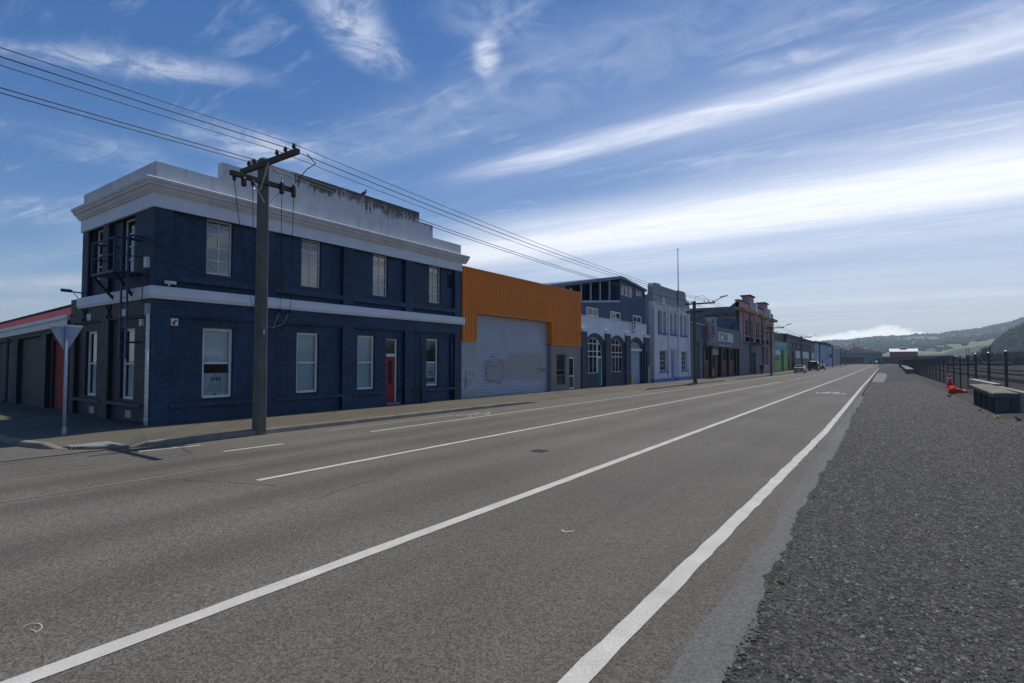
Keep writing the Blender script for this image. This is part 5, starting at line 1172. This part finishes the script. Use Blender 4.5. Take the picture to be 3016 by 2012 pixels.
# ================================================================== PARKED VEHICLES
def car(name, label, x, y, L, Wd, H, paint, kind):
    z0 = zg(y); c = thing(name, label, 'van' if kind == 'van' else 'car', (x, y, z0), 'vehicles parked along the kerb')
    h = Wd/2
    if kind == 'sedan': st = [(0, .42, .88, .90, .92, .70), (.15, .30, .95, .96, .96, .72), (.7, .25, .97, 1., 1.0, .75), (1.15, .25, .97, 1., H, .70), (2.3, .25, .95, 1., H, .72), (3.1, .25, .93, 1., .97, .75), (4.0, .25, .85, .98, .86, .8), (L, .40, .62, .85, .64, .7)]
    elif kind == 'hatch': st = [(0, .45, .95, .90, .98, .72), (.12, .30, .98, .96, 1.0, .72), (.5, .25, .98, 1., H-.06, .68), (1.2, .25, .97, 1., H, .72), (2.2, .25, .95, 1., H, .72), (3.0, .25, .93, 1., .97, .75), (L-.5, .25, .85, .98, .86, .8), (L, .40, .62, .85, .64, .7)]
    else: st = [(0, .5, 1.1, .96, H-.12, .86), (.10, .38, 1.12, 1., H-.03, .88), (.6, .35, 1.12, 1., H, .90), (2.6, .35, 1.12, 1., H, .90), (3.3, .35, 1.10, 1., H-.08, .88), (4.0, .35, 1.05, 1., 1.12, .88), (L, .45, .9, .92, .95, .85)]
    rows = []
    for yy_, zb_, zbelt, wf, zr2, wr in st:
        hw_ = h*wf
        rows.append([(x-hw_*.94, y+yy_, z0+zb_), (x-hw_, y+yy_, z0+(zb_+zbelt)/2), (x-hw_*.97, y+yy_, z0+zbelt), (x-h*wr, y+yy_, z0+zr2), (x-h*wr*.5, y+yy_, z0+zr2+.02), (x+h*wr*.5, y+yy_, z0+zr2+.02), (x+h*wr, y+yy_, z0+zr2), (x+hw_*.97, y+yy_, z0+zbelt), (x+hw_, y+yy_, z0+(zb_+zbelt)/2), (x+hw_*.94, y+yy_, z0+zb_), (x-hw_*.94, y+yy_, z0+zb_)])
    mb = MB().grid(rows); mb.add(rows[0][:-1], [tuple(range(10))]); mb.add(rows[-1][:-1], [tuple(range(10))])
    body = mb.build('body', paint, c, True)
    e = .012
    def lerp(p, q, t_): return tuple(a+(b_-a)*t_ for a, b_ in zip(p, q))
    ri = {'sedan': (2, 3), 'hatch': (1, 2), 'van': (0, 1)}[kind]
    A, B = rows[ri[0]], rows[ri[1]]
    if kind == 'van': q = [(x-h*.80, y-e, z0+1.18), (x+h*.80, y-e, z0+1.18), (x+h*.76, y-e+.03, z0+H-.22), (x-h*.76, y-e+.03, z0+H-.22)]
    else: q = [lerp(A[3], B[3], .12), lerp(A[6], B[6], .12), lerp(A[6], B[6], .9), lerp(A[3], B[3], .9)]; q = [(a+(.06 if a < x else -.06), b_-e, z_+e*1.6) for a, b_, z_ in q]
    n_ = MB().add(q+[(a, b_+.01, z_-.01) for a, b_, z_ in q], [(0,1,2,3),(7,6,5,4),(0,4,5,1),(1,5,6,2),(2,6,7,3),(3,7,4,0)]); n_.build('rear_window', 'carglass', c)
    i0, i1 = {'sedan': (3, 4), 'hatch': (2, 4), 'van': (1, 4)}[kind]
    for s, (kb, kt) in ((-1, (2, 3)), (1, (7, 6))):
        P_ = [lerp(rows[i0][kb], rows[i0][kt], .1), lerp(rows[i1][kb], rows[i1][kt], .1), lerp(rows[i1][kb], rows[i1][kt], .85), lerp(rows[i0][kb], rows[i0][kt], .85)]; P_ = [(a+s*e, b_, z_) for a, b_, z_ in P_]
        MB().add(P_+[(a-s*.02, b_, z_) for a, b_, z_ in P_], [(0,1,2,3),(7,6,5,4),(0,4,5,1),(1,5,6,2),(2,6,7,3),(3,7,4,0)]).build('side_window', 'carglass', c)
        for yy_ in (.85, L-.9):
            r_ = .31 if kind != 'van' else .36; rot = lambda u, v, w_: (x+s*(h-.11)+w_, y+yy_+u, z0+r_+v)
            ty = MB(lambda a, b_, d_: rot(a, b_, d_)).lathe([(r_*.6, -.09), (r_*.97, -.09), (r_, -.05), (r_, .05), (r_*.97, .09), (r_*.6, .09)], (0, 0, 0), 18).build('wheel', 'rubber', c, True)
            MB(lambda a, b_, d_: rot(a, b_, d_)).lathe([(.03, -.095), (r_*.6, -.093), (r_*.6, .093), (.03, .095)], (0, 0, 0), 14).build('rim', 'chrome', ty)
        lz = .72 if kind != 'van' else .85; MB().box(x+s*h*.62-.14, x+s*h*.62+.14, y-.02, y+.05, z0+lz, z0+lz+.17).build('tail_light', 'lamp_red', c)
        MB().box(x+s*(h+.02), x+s*(h+.17), y+L*.62, y+L*.62+.12, z0+.98, z0+1.12).build('mirror', paint, c)
    MB().box(x-.26, x+.26, y-.025, y+.03, z0+.5, z0+.62).build('number_plate', 'frame', c)
    MB().box(x-h*.86, x+h*.86, y-.05, y+.12, z0+.34, z0+.50).build('bumper', paint if kind != 'van' else 'rubber', c)
    return c
car('parked_car', 'silver sedan parked at the kerb, nearest of the parked vehicles', -12.05, 107.0, 4.6, 1.76, 1.40, 'paint_silver', 'sedan')
car('parked_van', 'dark green van parked between the silver and the red car', -12.0, 130.0, 4.7, 1.85, 2.15, 'paint_green', 'van')
car('parked_car', 'dark red hatchback parked at the kerb beyond the van', -12.15, 149.0, 4.1, 1.72, 1.48, 'paint_red', 'hatch')

# ================================================================== RIGHT SIDE: LOW CONCRETE WALL, CONCRETE BENCH, CONES, FENCE
gz_ = lambda x, y: zgr(x, y)
CW = thing('concrete_wall', 'low pale concrete wall at the foot of the mesh fence', 'wall', (3.7, 26, 0))
MB().box(3.6, 3.85, 12, 21.2, -.3, .83).build('wall_section', 'concrete', CW); MB().box(3.6, 3.85, 21.22, 28.0, -.3, .86).build('wall_section', 'concrete', CW); MB().box(3.6, 3.85, 28.02, 35.2, -.3, .95).build('wall_section', 'concrete_pale', CW)
CBn = thing('concrete_bench', 'weathered concrete slab on upright slabs before the fence', 'bench', (3.3, 25.8, .1))
mb = MB(); rows = []
for i in range(12):
    y = 23.05+i*(28.5-23.05)/11; j = rnd.uniform(-.02, .02)
    rows.append([(2.96+j, y, .66+.008*i), (2.94+j, y, .78+.009*i), (2.98+j, y, .81+.009*i), (3.3, y, .82+.009*i+rnd.uniform(-.01, .01)), (3.58, y, .81+.009*i), (3.58, y, .66+.008*i), (2.96+j, y, .66+.008*i)])
mb.grid(rows); mb.add(rows[0][:-1], [tuple(range(6))]); mb.add(rows[-1][:-1], [tuple(range(6))]); mb.build('slab', 'concrete_lichen', CBn)
for y in (23.2, 24.5, 25.8, 27.1, 28.3): MB().box(3.04, 3.58, y-.07, y+.07, -.2, .68).build('support', 'concrete_dark', CBn)
def cone_profile(): return [(.135, .05), (.13, .10), (.10, .40), (.10, .40)]
def cone(loc, rot, label):
    o = thing('traffic_cone', label, 'traffic cone', loc, 'orange traffic cones by the fence'); o.rotation_euler = rot
    def pc(mb, nm, m_):
        q = link(nm, mb.mesh(nm, m_, True)); q.parent = o; return q
    pc(MB().prism([(-.22, -.17), (-.17, -.22), (.17, -.22), (.22, -.17), (.22, .17), (.17, .22), (-.17, .22), (-.22, .17)], 0, .05), 'base', 'conered')
    R_ = lambda z: .165-.13*z
    for a, b_, m_, nm in ((.06, .50, 'conered', 'lower_body'), (.50, .66, 'conewhite', 'reflective_band'), (.66, .78, 'conered', 'middle_body'), (.78, .92, 'conewhite', 'reflective_band'), (.92, 1.0, 'conered', 'tip')):
        e_ = .004 if m_ == 'conewhite' else 0
        pc(MB().lathe([(R_(a)+e_, a), (R_(b_)+e_, b_)], (0, 0, 0), 18), nm, m_)
    pc(MB().lathe([(.04, .99), (.05, 1.0), (.05, 1.03), (.03, 1.05)], (0, 0, 0), 14), 'knob', 'conered')
    return o
cone((3.55, 43.6, zgr(3.55, 43.6)+.02), (0, 0, .4), 'orange traffic cone standing upright by the fence')
cone((2.98, 35.9, zgr(3, 36)+.235), (0, R(96), R(28)), 'orange traffic cone lying on its side on the gravel')

def make_fence(X, ys, ztop, name, label, capn, dens=.05, base=.0):
    f = thing(name, label, 'fence', (X, ys[0], 0)); pm_ = {}
    for i, y in enumerate(ys):
        z = zg(y)+base; w = .035 if i >= capn else .045
        po = MB().box(X-w, X+w, y-w, y+w, z-.1, zg(y)+ztop).build('post', 'postblue', f)
        if i < capn: MB().lathe([(.045, 0), (.058, .01), (.055, .025), (.02, .045)], (X, y, zg(y)+ztop), 8).build('post_cap', 'galv', po)
    for a, b_ in zip(ys, ys[1:]):
        L = round(b_-a, 2)
        if L not in pm_:
            mb = MB(); hgt = ztop-base-.12
            for k in range(int(hgt/dens)+1): z = .06+k*dens; mb.box(-.008, .0, 0, L, z-.0055, z+.0055)
            for k in range(int(L/.2)+1): y_ = k*.2; mb.box(.0, .008, y_-.005, y_+.005, .04, hgt+.06)
            pm_[L] = mb.mesh('mesh_panel', 'postblue')
        o = bpy.data.objects.new('mesh_panel', pm_[L]); COL.objects.link(o); o.location = (X-.04, a, zg((a+b_)/2)+base); put(o, f)
    return f
ys = [11.7+4*i for i in range(7)]+[38.7+3.5*i for i in range(18)]
make_fence(3.95, ys, 2.30, 'mesh_fence', 'long dark welded mesh fence with capped posts beside the gravel', 7, .05, .25)
make_fence(4.6, [101+5*i for i in range(22)], 2.5, 'far_mesh_fence', 'far stretch of dark mesh fence towards the red barn', 0, .07, .25)
BR = thing('concrete_barrier', 'low line of mossy concrete beams along the far shoulder', 'barrier', (3.5, 110, 0))
for i in range(14):
    y = 96+i*9.0; x = 3.1+i*.16
    MB().box(x-.05, x+.85, y+.05, y+8.95, zgr(x, y)+.55, zgr(x, y)+.75).build('beam', 'concrete', BR); MB().box(x+.1, x+.75, y+.2, y+.6, zgr(x, y)-.1, zgr(x, y)+.55).build('support', 'concrete', BR); MB().box(x+.12, x+.7, y+.6, y+8.9, zgr(x, y)-.1, zgr(x, y)+.55).build('infill', 'mossdark', BR)
# weeds
def weed(x, y, s, mat, label, n=14):
    mb = MB(); z = zgr(x, y)+.01
    for i in range(n):
        a = rnd.uniform(0, 6.28); l = s*rnd.uniform(.5, 1.1); w = s*.10; dx, dy = cos(a), sin(a); tip = (x+dx*l*.8, y+dy*l*.8, z+l*rnd.uniform(.25, .8)); m1 = (x+dx*l*.4, y+dy*l*.4, z+l*.5)
        mb.add([(x, y, z), (m1[0]-dy*w, m1[1]+dx*w, m1[2]), tip, (m1[0]+dy*w, m1[1]-dx*w, m1[2])], [(0,1,2,3)])
    tag(mb.build('weed', mat), label, 'weed', 'weeds on the gravel')
wl = ['yellow weed at the near end of the concrete bench', 'green weed by the concrete wall at the right edge', 'small weed beside the bench supports', 'flat weed below the fallen cone', 'weed at the seal edge nearest the camera', 'small weed on the seal edge halfway along the shoulder', 'yellow weed low on the right of the gravel', 'small weed on the road edge line']
for (x, y, s, m_), l_ in zip([(2.82, 21.2, .20, 'weed_yellow'), (3.1, 20.2, .24, 'weed'), (2.75, 24.2, .14, 'weed'), (2.7, 33.5, .22, 'weed'), (-.72, 5.0, .05, 'weed'), (-.78, 8.4, .07, 'weed'), (3.0, 7.6, .05, 'weed_yellow'), (-1.2, 13.5, .06, 'weed')], wl): weed(x, y, s, m_, l_)

for (x, y, s_), l_ in zip([(-14.9, 11.2, .12), (-13.2, 12.4, .10), (-15.6, 20.4, .16), (-13.15, 15.6, .09), (-15.75, 9.3, .10)], ['weed in the pavement before the second navy bay', 'weed in the kerb joint short of the bike symbol', 'weed at the foot of the pale concrete pier', 'weed in the kerb opposite the orange shed corner', 'weed against the navy plinth behind the pole']):
    mb = MB()
    for i in range(12):
        a = rnd.uniform(0, 6.28); l = s_*rnd.uniform(.5, 1.1); dx, dy = cos(a), sin(a); z = zg(y)+.15; w = s_*.12
        mb.add([(x, y, z), (x+dx*l*.5-dy*w, y+dy*l*.5+dx*w, z+l*.4), (x+dx*l, y+dy*l, z+l*.3), (x+dx*l*.5+dy*w, y+dy*l*.5-dx*w, z+l*.4)], [(0,1,2,3)])
    tag(mb.build('weed', 'weed'), l_, 'weed', 'weeds in the pavement')

# ================================================================== BEYOND THE FENCE AND THE END OF THE STREET
struct('rail_yard', MB().grid([[(x, y, zg(y)+(.20 if x < 8 else .10)) for x in (4.0, 6, 8, 20, 60, 160)] for y in (5, 20, 40, 60, 80, 100, 150, 250, 330)]), 'ballast')
for i, x in enumerate((10.5, 16.0, 22.0)):
    T = thing('railway_track', ['railway track nearest the fence', 'second railway track from the fence', 'third railway track from the fence'][i], 'railway track', (x, 60, 0), 'tracks in the rail yard')
    for s in (-.53, .53): MB().grid([[(x+s-.035, y, zg(y)+.11), (x+s-.035, y, zg(y)+.27), (x+s+.035, y, zg(y)+.27), (x+s+.035, y, zg(y)+.11)] for y in (5, 50, 100, 320)]).build('rail', 'steel_dark', T)
def at(az, dist): return dist*sin(R(az)), dist*cos(R(az))
def far_box(name, label, cat, az, dist, w, dpt, h, mat, z=-.25, roof=None, group=None):
    x, y = at(az, dist); t_ = thing(name, label, cat, (x, y, z), group)
    MB().box(x-w/2, x+w/2, y, y+dpt, z, z+h).build('wall', mat, t_)
    if roof: MB(lambda a, b_, c_: (a, c_, b_)).prism([(x-w/2-.3, z+h), (x+w/2+.3, z+h), (x+w/2+.1, z+h+.3), (x, z+h+roof), (x-w/2-.1, z+h+.3)], y-.2, y+dpt+.2).build('roof', 'galv', t_)
    return t_
x, y = at(5.45, 290); C1 = thing('shipping_container', 'red shipping container in the rail yard behind the fence', 'container', (x, y, 0))
MB().box(x-1.2, x+1.2, y, y+6, .2, 2.8).build('shell', 'barnred', C1)
for i in range(9): MB().box(x-1.15+i*.27, x-1.05+i*.27, y-.03, y, .3, 2.7).build('rib', 'barnred', C1)
for i, (az, w, l_) in enumerate(((5.0, 3.0, 'pale flat wagon left of the red container'), (5.9, 4.0, 'pale flat wagon right of the red container'), (7.3, 2.2, 'short pale wagon behind the fence near the far trees'), (8.05, 4.4, 'long pale wagon at the right of the rail yard'))):
    x, y = at(az, 270); T = thing('flat_wagon', l_, 'wagon', (x, y, 0), 'wagons in the rail yard')
    MB().box(x-w/2, x+w/2, y, y+12, .85, 1.35).build('deck', 'concrete_pale', T)
    for yy_ in (2, 9.5): MB().box(x-w/2+.2, x+w/2-.2, y+yy_, y+yy_+.9, .0, .85).build('bogie', 'black', T)
for i, (az, l_) in enumerate(((5.75, 'left lattice mast beyond the rail yard'), (5.92, 'right lattice mast beyond the rail yard'))):
    x, y = at(az, 420); T = MB().bar((x, y, -.3), (x, y, 9.6), .25).bar((x-.9, y, 8.6), (x+.9, y, 8.6), .15); tag(T.build('yard_mast', 'steel_dark'), l_, 'mast', 'masts beyond the rail yard')
# trees: tapered trunk, limbs, crown of many small leaf clumps with gaps
pm('leaf', (.045, .065, .028), .8, .5, .5, fine=.4, fscale=3); pm('leaf_dark', (.022, .034, .020), .85, .5, .5, fine=.4, fscale=3)
def tree(az, dist, h, w, label, mat='leaf', seed=0):
    rr = random.Random(seed); x, y = at(az, dist); z = -.3; t_ = thing('tree', label, 'tree', (x, y, z), 'trees beyond the rail yard')
    mb = MB().tube([(x, y, z), (x+.1, y, z+h*.3), (x-.05, y, z+h*.6), (x, y, z+h*.85)], [h*.03, h*.022, h*.014, h*.005], 7)
    for i in range(6):
        a = rr.uniform(0, 6.28); z1 = z+h*rr.uniform(.25, .6); mb.tube([(x, y, z1), (x+cos(a)*w*.25, y+sin(a)*w*.25, z1+h*.1), (x+cos(a)*w*.4, y+sin(a)*w*.4, z1+h*.18)], [h*.01, h*.007, h*.003], 5)
    mb.build('trunk', 'bark', t_)
    mb = MB(); cl = [(rr.gauss(0, .24), rr.gauss(0, .24), rr.uniform(.25, 1)) for _ in range(26)]
    for _ in range(700):
        c_ = rr.choice(cl); k = 1.15-.75*abs(c_[2]-.5); px_ = x+(c_[0]*k+rr.gauss(0, .07))*w; py_ = y+(c_[1]*k+rr.gauss(0, .07))*w; pz_ = z+h*min(1.02, c_[2]+rr.gauss(0, .06)); s = h*.035*rr.uniform(.5, 1.2)
        u = Vector((rr.gauss(0, 1), rr.gauss(0, 1), rr.gauss(0, 1))).normalized(); v = u.orthogonal().normalized(); w2 = u.cross(v); P_ = Vector((px_, py_, pz_))
        mb.add([tuple(P_+v*s), tuple(P_+w2*s*.7), tuple(P_-v*s), tuple(P_-w2*s*.7)], [(0,1,2,3)])
    mb.build('crown', mat, t_); return t_
tl = [(6.85, 330, 7.6, 3.4, 'tall tree left of the dark wooded hill', 'leaf'), (7.12, 335, 8.6, 3.0, 'tallest tree before the dark wooded hill', 'leaf_dark'), (7.55, 340, 6.0, 4.0, 'round tree at the foot of the wooded hill', 'leaf'), (8.3, 350, 6.2, 4.4, 'broad pale tree behind the right fence posts', 'leaf'), (8.85, 340, 6.4, 4.0, 'dark tree behind the rightmost fence post', 'leaf_dark'), (9.6, 345, 6.6, 4.6, 'tree beyond the right edge of the yard', 'leaf'), (6.3, 400, 4.2, 4.0, 'low bush left of the tall trees', 'leaf_dark'), (5.2, 420, 3.8, 4.5, 'low bush behind the red container', 'leaf'), (4.4, 430, 3.6, 4.2, 'low bush near the fence end', 'leaf_dark')]
for i, a in enumerate(tl): tree(*a, seed=i)
mb = MB(); rr = random.Random(9)
for _ in range(5200):
    az = rr.uniform(2.8, 14); dd = rr.uniform(355, 430); x, y = at(az, dd); z = -.3+rr.random()**1.4*(2.6+1.5*sin(az*3)); s = rr.uniform(.3, .8)
    u = Vector((rr.gauss(0, 1), rr.gauss(0, 1), rr.gauss(0, 1))).normalized(); v = u.orthogonal().normalized(); w2 = u.cross(v); P_ = Vector((x, y, z))
    mb.add([tuple(P_+v*s), tuple(P_+w2*s), tuple(P_-v*s), tuple(P_-w2*s)], [(0,1,2,3)])
tag(mb.build('scrub', 'leaf_dark'), 'dark scrub along the far side of the rail yard', 'scrub', kind='stuff')

# tan hip roofed store at the bend
FS = thing('tan_roof_store', 'wide grey store with low tan hipped roofs at the street end', 'building', (-12, 420, 0))
xa, xb = at(-3.9, 420)[0], at(.1, 420)[0]; yf = 418
MB().box(xa, xb, yf, yf+30, -.6, 7.1).build('wall', 'farwall', FS)
MB(lambda a, b_, c_: (a, c_, b_)).prism([(xa-.5, 7.1), (xb+.5, 7.1), (xb+.4, 7.35), (xb-7.5, 9.2), (xa+6, 9.2), (xa-.5, 7.4)], yf-.5, yf+30).build('roof', 'tanroof', FS)
MB().add([(xa+8, yf+4, 8.0), (xa+15.5, yf+4, 11.4), (xa+24, yf+4, 8.0), (xa+8, yf+26, 8.0), (xa+15.5, yf+26, 11.4), (xa+24, yf+26, 8.0)], [(0,1,2),(3,5,4),(0,3,4,1),(1,4,5,2),(0,2,5,3)]).build('gable', 'tan_panel', FS)
MB().add([(xa-4, yf+8, 8.0), (xa+4, yf+8, 10.8), (xa+14, yf+8, 8.0), (xa-4, yf+26, 8.0), (xa+4, yf+26, 10.8), (xa+14, yf+26, 8.0)], [(0,1,2),(3,5,4),(0,3,4,1),(1,4,5,2),(0,2,5,3)]).build('gable', 'tanroof', FS)
MB().box(xa+6, xb-10, yf-.1, yf, .6, 4.2).build('shopfront', 'maroon', FS)
for i in range(5): MB().box(xa+7+i*2.2, xa+8.3+i*2.2, yf-.16, yf-.1, 1.2, 3.6).build('window', 'carglass', FS)
MB().box(xb-7, xb-5.8, yf-.16, yf, -.3, 2.6).build('door', 'barnred', FS); MB().box(xb-4.5, xb-1, yf-.16, yf, -.3, 3.4).build('door', 'steel_dark', FS)
for i, az in enumerate((-2.02, -1.94)): MB().bar((at(az, 425)[0], yf+8, 9), (at(az, 425)[0], yf+8, 14.2), .22).build('roof_mast', 'steel_dark', FS)
MB().bar((at(-1.66, 425)[0], yf+8, 8), (at(-1.66, 425)[0], yf+8, 16.5), .14).build('roof_mast', 'steel_dark', FS)
BN = thing('red_barn', 'dark red shed with white roof and roof lantern at the street end', 'building', (15, 520, 0))
xa, xb = at(.65, 520)[0], at(2.59, 520)[0]; yf = 519
MB().box(xa, xb, yf, yf+18, -.5, 9.1).build('wall', 'barnred', BN)
MB(lambda a, b_, c_: (c_, a, b_)).prism([(yf-.8, 8.95), (yf+9, 11.3), (yf+18.8, 8.95), (yf+18.8, 9.2), (yf+9, 11.55), (yf-.8, 9.2)], xa-.4, xb+.4).build('roof', 'barnroof', BN)
for x in (xa-.15, xb+.05): MB(lambda a, b_, c_: (c_, a, b_)).prism([(yf-.9, 8.8), (yf+9, 11.5), (yf+9, 11.9), (yf-.9, 9.25)], x-.25, x+.25).build('barge_board', 'frame', BN)
lx = at(1.62, 520)[0]
ln = MB().box(lx-2.1, lx+2.1, yf+6.5, yf+10.5, 10.5, 12.1).build('lantern', 'greywall', BN); MB().box(lx-2.4, lx+2.4, yf+6, yf+11, 12.1, 12.5).build('lantern_roof', 'barnroof', ln)
x0 = at(-1.2, 465)[0]
OB = thing('overbridge_ramp', 'dark green planted ramp and wall, standing also for overpass shadow, closing the street end', 'ramp', (5, 465, 0))
MB(lambda a, b_, c_: (a, c_, b_)).prism([(x0, -.6), (40, -.6), (40, 5.6), (18, 4.9), (x0+6, 4.5), (x0, 4.4)], 462, 470).build('embankment', 'darkgreen', OB)  # dark colour also stands in for the overpass shadow at the road end
MB(lambda a, b_, c_: (a, c_, b_)).prism([(-3, -.4), (40, -.4), (40, 4.6), (12, 3.4), (2, 1.4), (-3, 1.0)], 440, 441).build('parapet', 'greydark', OB)
for i in range(9): MB().bar((-1+i*2.6, 440.5, 1.2+i*.25), (-1+i*2.6, 440.5, 2.6+i*.3), .12).build('railing_post', 'steel_dark', OB)
car('far_car', 'small pale van far away at the street end', at(-.34, 400)[0], 400, 4.7, 1.85, 2.0, 'paint_silver', 'van')

# ================================================================== HILLS
def interp(T, a):
    for (p, u), (q, v) in zip(T, T[1:]):
        if p <= a <= q: t_ = (a-p)/(q-p); return u+(v-u)*t_
    return T[0][1] if a < T[0][0] else T[-1][1]
from mathutils import noise as mn
RID = [(-60, .8), (-35, 1.1), (-20, 1.3), (-10, 1.6), (-4, 1.75), (-2.5, 1.85), (.1, 2.08), (3.2, 2.17), (3.9, 2.13), (4.7, 2.28), (5.6, 2.42), (6.9, 2.58), (7.5, 2.75), (8.5, 2.95), (9.2, 3.30), (12, 3.9), (18, 4.3), (28, 3.2), (40, 2.0), (60, 1.2)]
def hill_h(az, r):
    e = interp(RID, az); x, y = at(az, r); top = 3300*math.tan(R(e)); k = min(1, max(0, (r-1150)/2150))
    sp = mn.fractal(Vector((x/900, y/900, 3.1)), 1.0, 2.1, 5); k2 = max(0, min(1.0, k+.16*sp*sin(pi*min(k, 1))))
    h = top*(k2**1.15)+(6*mn.noise(Vector((x/60, y/60, 1)))+4*mn.noise(Vector((x/22, y/22, 7))))*min(1, k*4)
    if r > 3300: h = top-(r-3300)*.10+8*mn.noise(Vector((x/60, y/60, 1)))
    return h-8*(1-min(1, k*6))
azs = [-60+i*.5 for i in range(100)]+[-10+.1*i for i in range(260)]+[16+.8*i for i in range(55)]
rs = [1100+60*i for i in range(38)]+[3340, 3400, 3600, 4200]
rows = [[(*at(a, r), hill_h(a, r)) for a in azs] for r in rs]
hills = struct('hills', MB().grid(rows), pm('hill', (.05, .07, .03), .95, .3, .01)); t, b = pnodes('hill')
for p in hills.data.polygons: p.use_smooth = True
g = t.nodes.new('ShaderNodeNewGeometry'); n1 = t.nodes.new('ShaderNodeTexNoise'); n1.inputs['Scale'].default_value = .0030; n1.inputs['Detail'].default_value = 6; n1.inputs['Roughness'].default_value = .62; t.links.new(g.outputs['Position'], n1.inputs['Vector'])
mx = t.nodes.new('ShaderNodeMix'); mx.data_type = 'RGBA'; t.links.new(mrange(t, n1.outputs[0], .44, .51), mx.inputs[0]); mx.inputs[6].default_value = (.022, .034, .017, 1); mx.inputs[7].default_value = (.17, .18, .075, 1); t.links.new(mx.outputs[2], b.inputs['Base Color'])
def blobs(name, pts, mat, label):
    ico = bmesh.new(); bmesh.ops.create_icosphere(ico, subdivisions=1, radius=1); iv = np.array([v.co[:] for v in ico.verts]); jf = np.array([[v.index for v in f.verts] for f in ico.faces]); ico.free()
    n = len(pts); P_ = np.array(pts); Vv = iv[None]*P_[:, None, 3:6]*(1+.5*(rg.random((n, len(iv), 1))-.5))+P_[:, None, :3]; Ff = (jf[None]+(np.arange(n)*len(iv))[:, None, None]).reshape(-1, 3)
    me = bpy.data.meshes.new(name); me.from_pydata(Vv.reshape(-1, 3).tolist(), [], Ff.tolist()); me.materials.append(MAT[mat]); return tag(link(name, me), label, 'woods', kind='stuff')
pts = []; rr = random.Random(4)
for _ in range(6000):
    az = rr.uniform(-8, 13); r = rr.uniform(1500, 3320) if rr.random() < .75 else rr.uniform(3250, 3310); x, y = at(az, r)
    if mn.fractal(Vector((x*.003, y*.003, 2.2)), 1., 2., 4) > -.05+.2*rr.random() or r > 3240:
        s = rr.uniform(4, 8.5); pts.append((x, y, hill_h(az, r)+s*.4, s, s, s*rr.uniform(.7, 1.1)))
blobs('hill_bush', pts, 'leaf_dark', 'patches of bush scattered over the distant hills')
DK = [(5.6, -.4), (6.66, .40), (6.98, .55), (7.46, 1.15), (8.03, 1.75), (8.53, 2.13), (9.21, 2.45), (11, 3.1), (14, 3.8), (20, 4.2), (30, 3.3), (45, 1.2)]
def dark_h(az, r):
    top = 1300*math.tan(R(interp(DK, az))); k = min(1, max(0, (r-760)/540)); h = top*sin(k*pi/2) if r <= 1300 else top-(r-1300)*.15
    return h
azs = [5.6+.15*i for i in range(120)]+[24+1.*i for i in range(20)]
struct('wooded_hill', MB().grid([[(*at(a, r), dark_h(a, r)-1) for a in azs] for r in (740, 800, 880, 960, 1040, 1120, 1200, 1260, 1300, 1400, 1600)]), 'leaf_dark')
pts = []
for _ in range(5200):
    az = 5.9+rr.random()**1.3*20; r = rr.uniform(760, 1310); x, y = at(az, r); s = rr.uniform(2.6, 5.2); pts.append((x, y, dark_h(az, r)+s*.5, s*.8, s*.8, s*rr.uniform(1.0, 1.7)))
blobs('hill_forest', pts, 'leaf_dark', 'dense dark pine forest covering the right-hand hill')

# ================================================================== AIR
hz_ = MB().box(-4300, 4300, -300, 4350, -12, 300)
hm = bpy.data.materials.new('haze'); hm.use_nodes = True; tt = hm.node_tree; tt.nodes.clear()
o_ = tt.nodes.new('ShaderNodeOutputMaterial'); v_ = tt.nodes.new('ShaderNodeVolumePrincipled'); v_.inputs['Color'].default_value = (.70, .85, 1., 1); v_.inputs['Density'].default_value = .00020; v_.inputs['Anisotropy'].default_value = .15
tt.links.new(v_.outputs[0], o_.inputs['Volume'])
ho = hz_.build('haze', hm); tag(ho, kind='stuff'); ho['label'] = 'pale blue summer haze over street and hills'
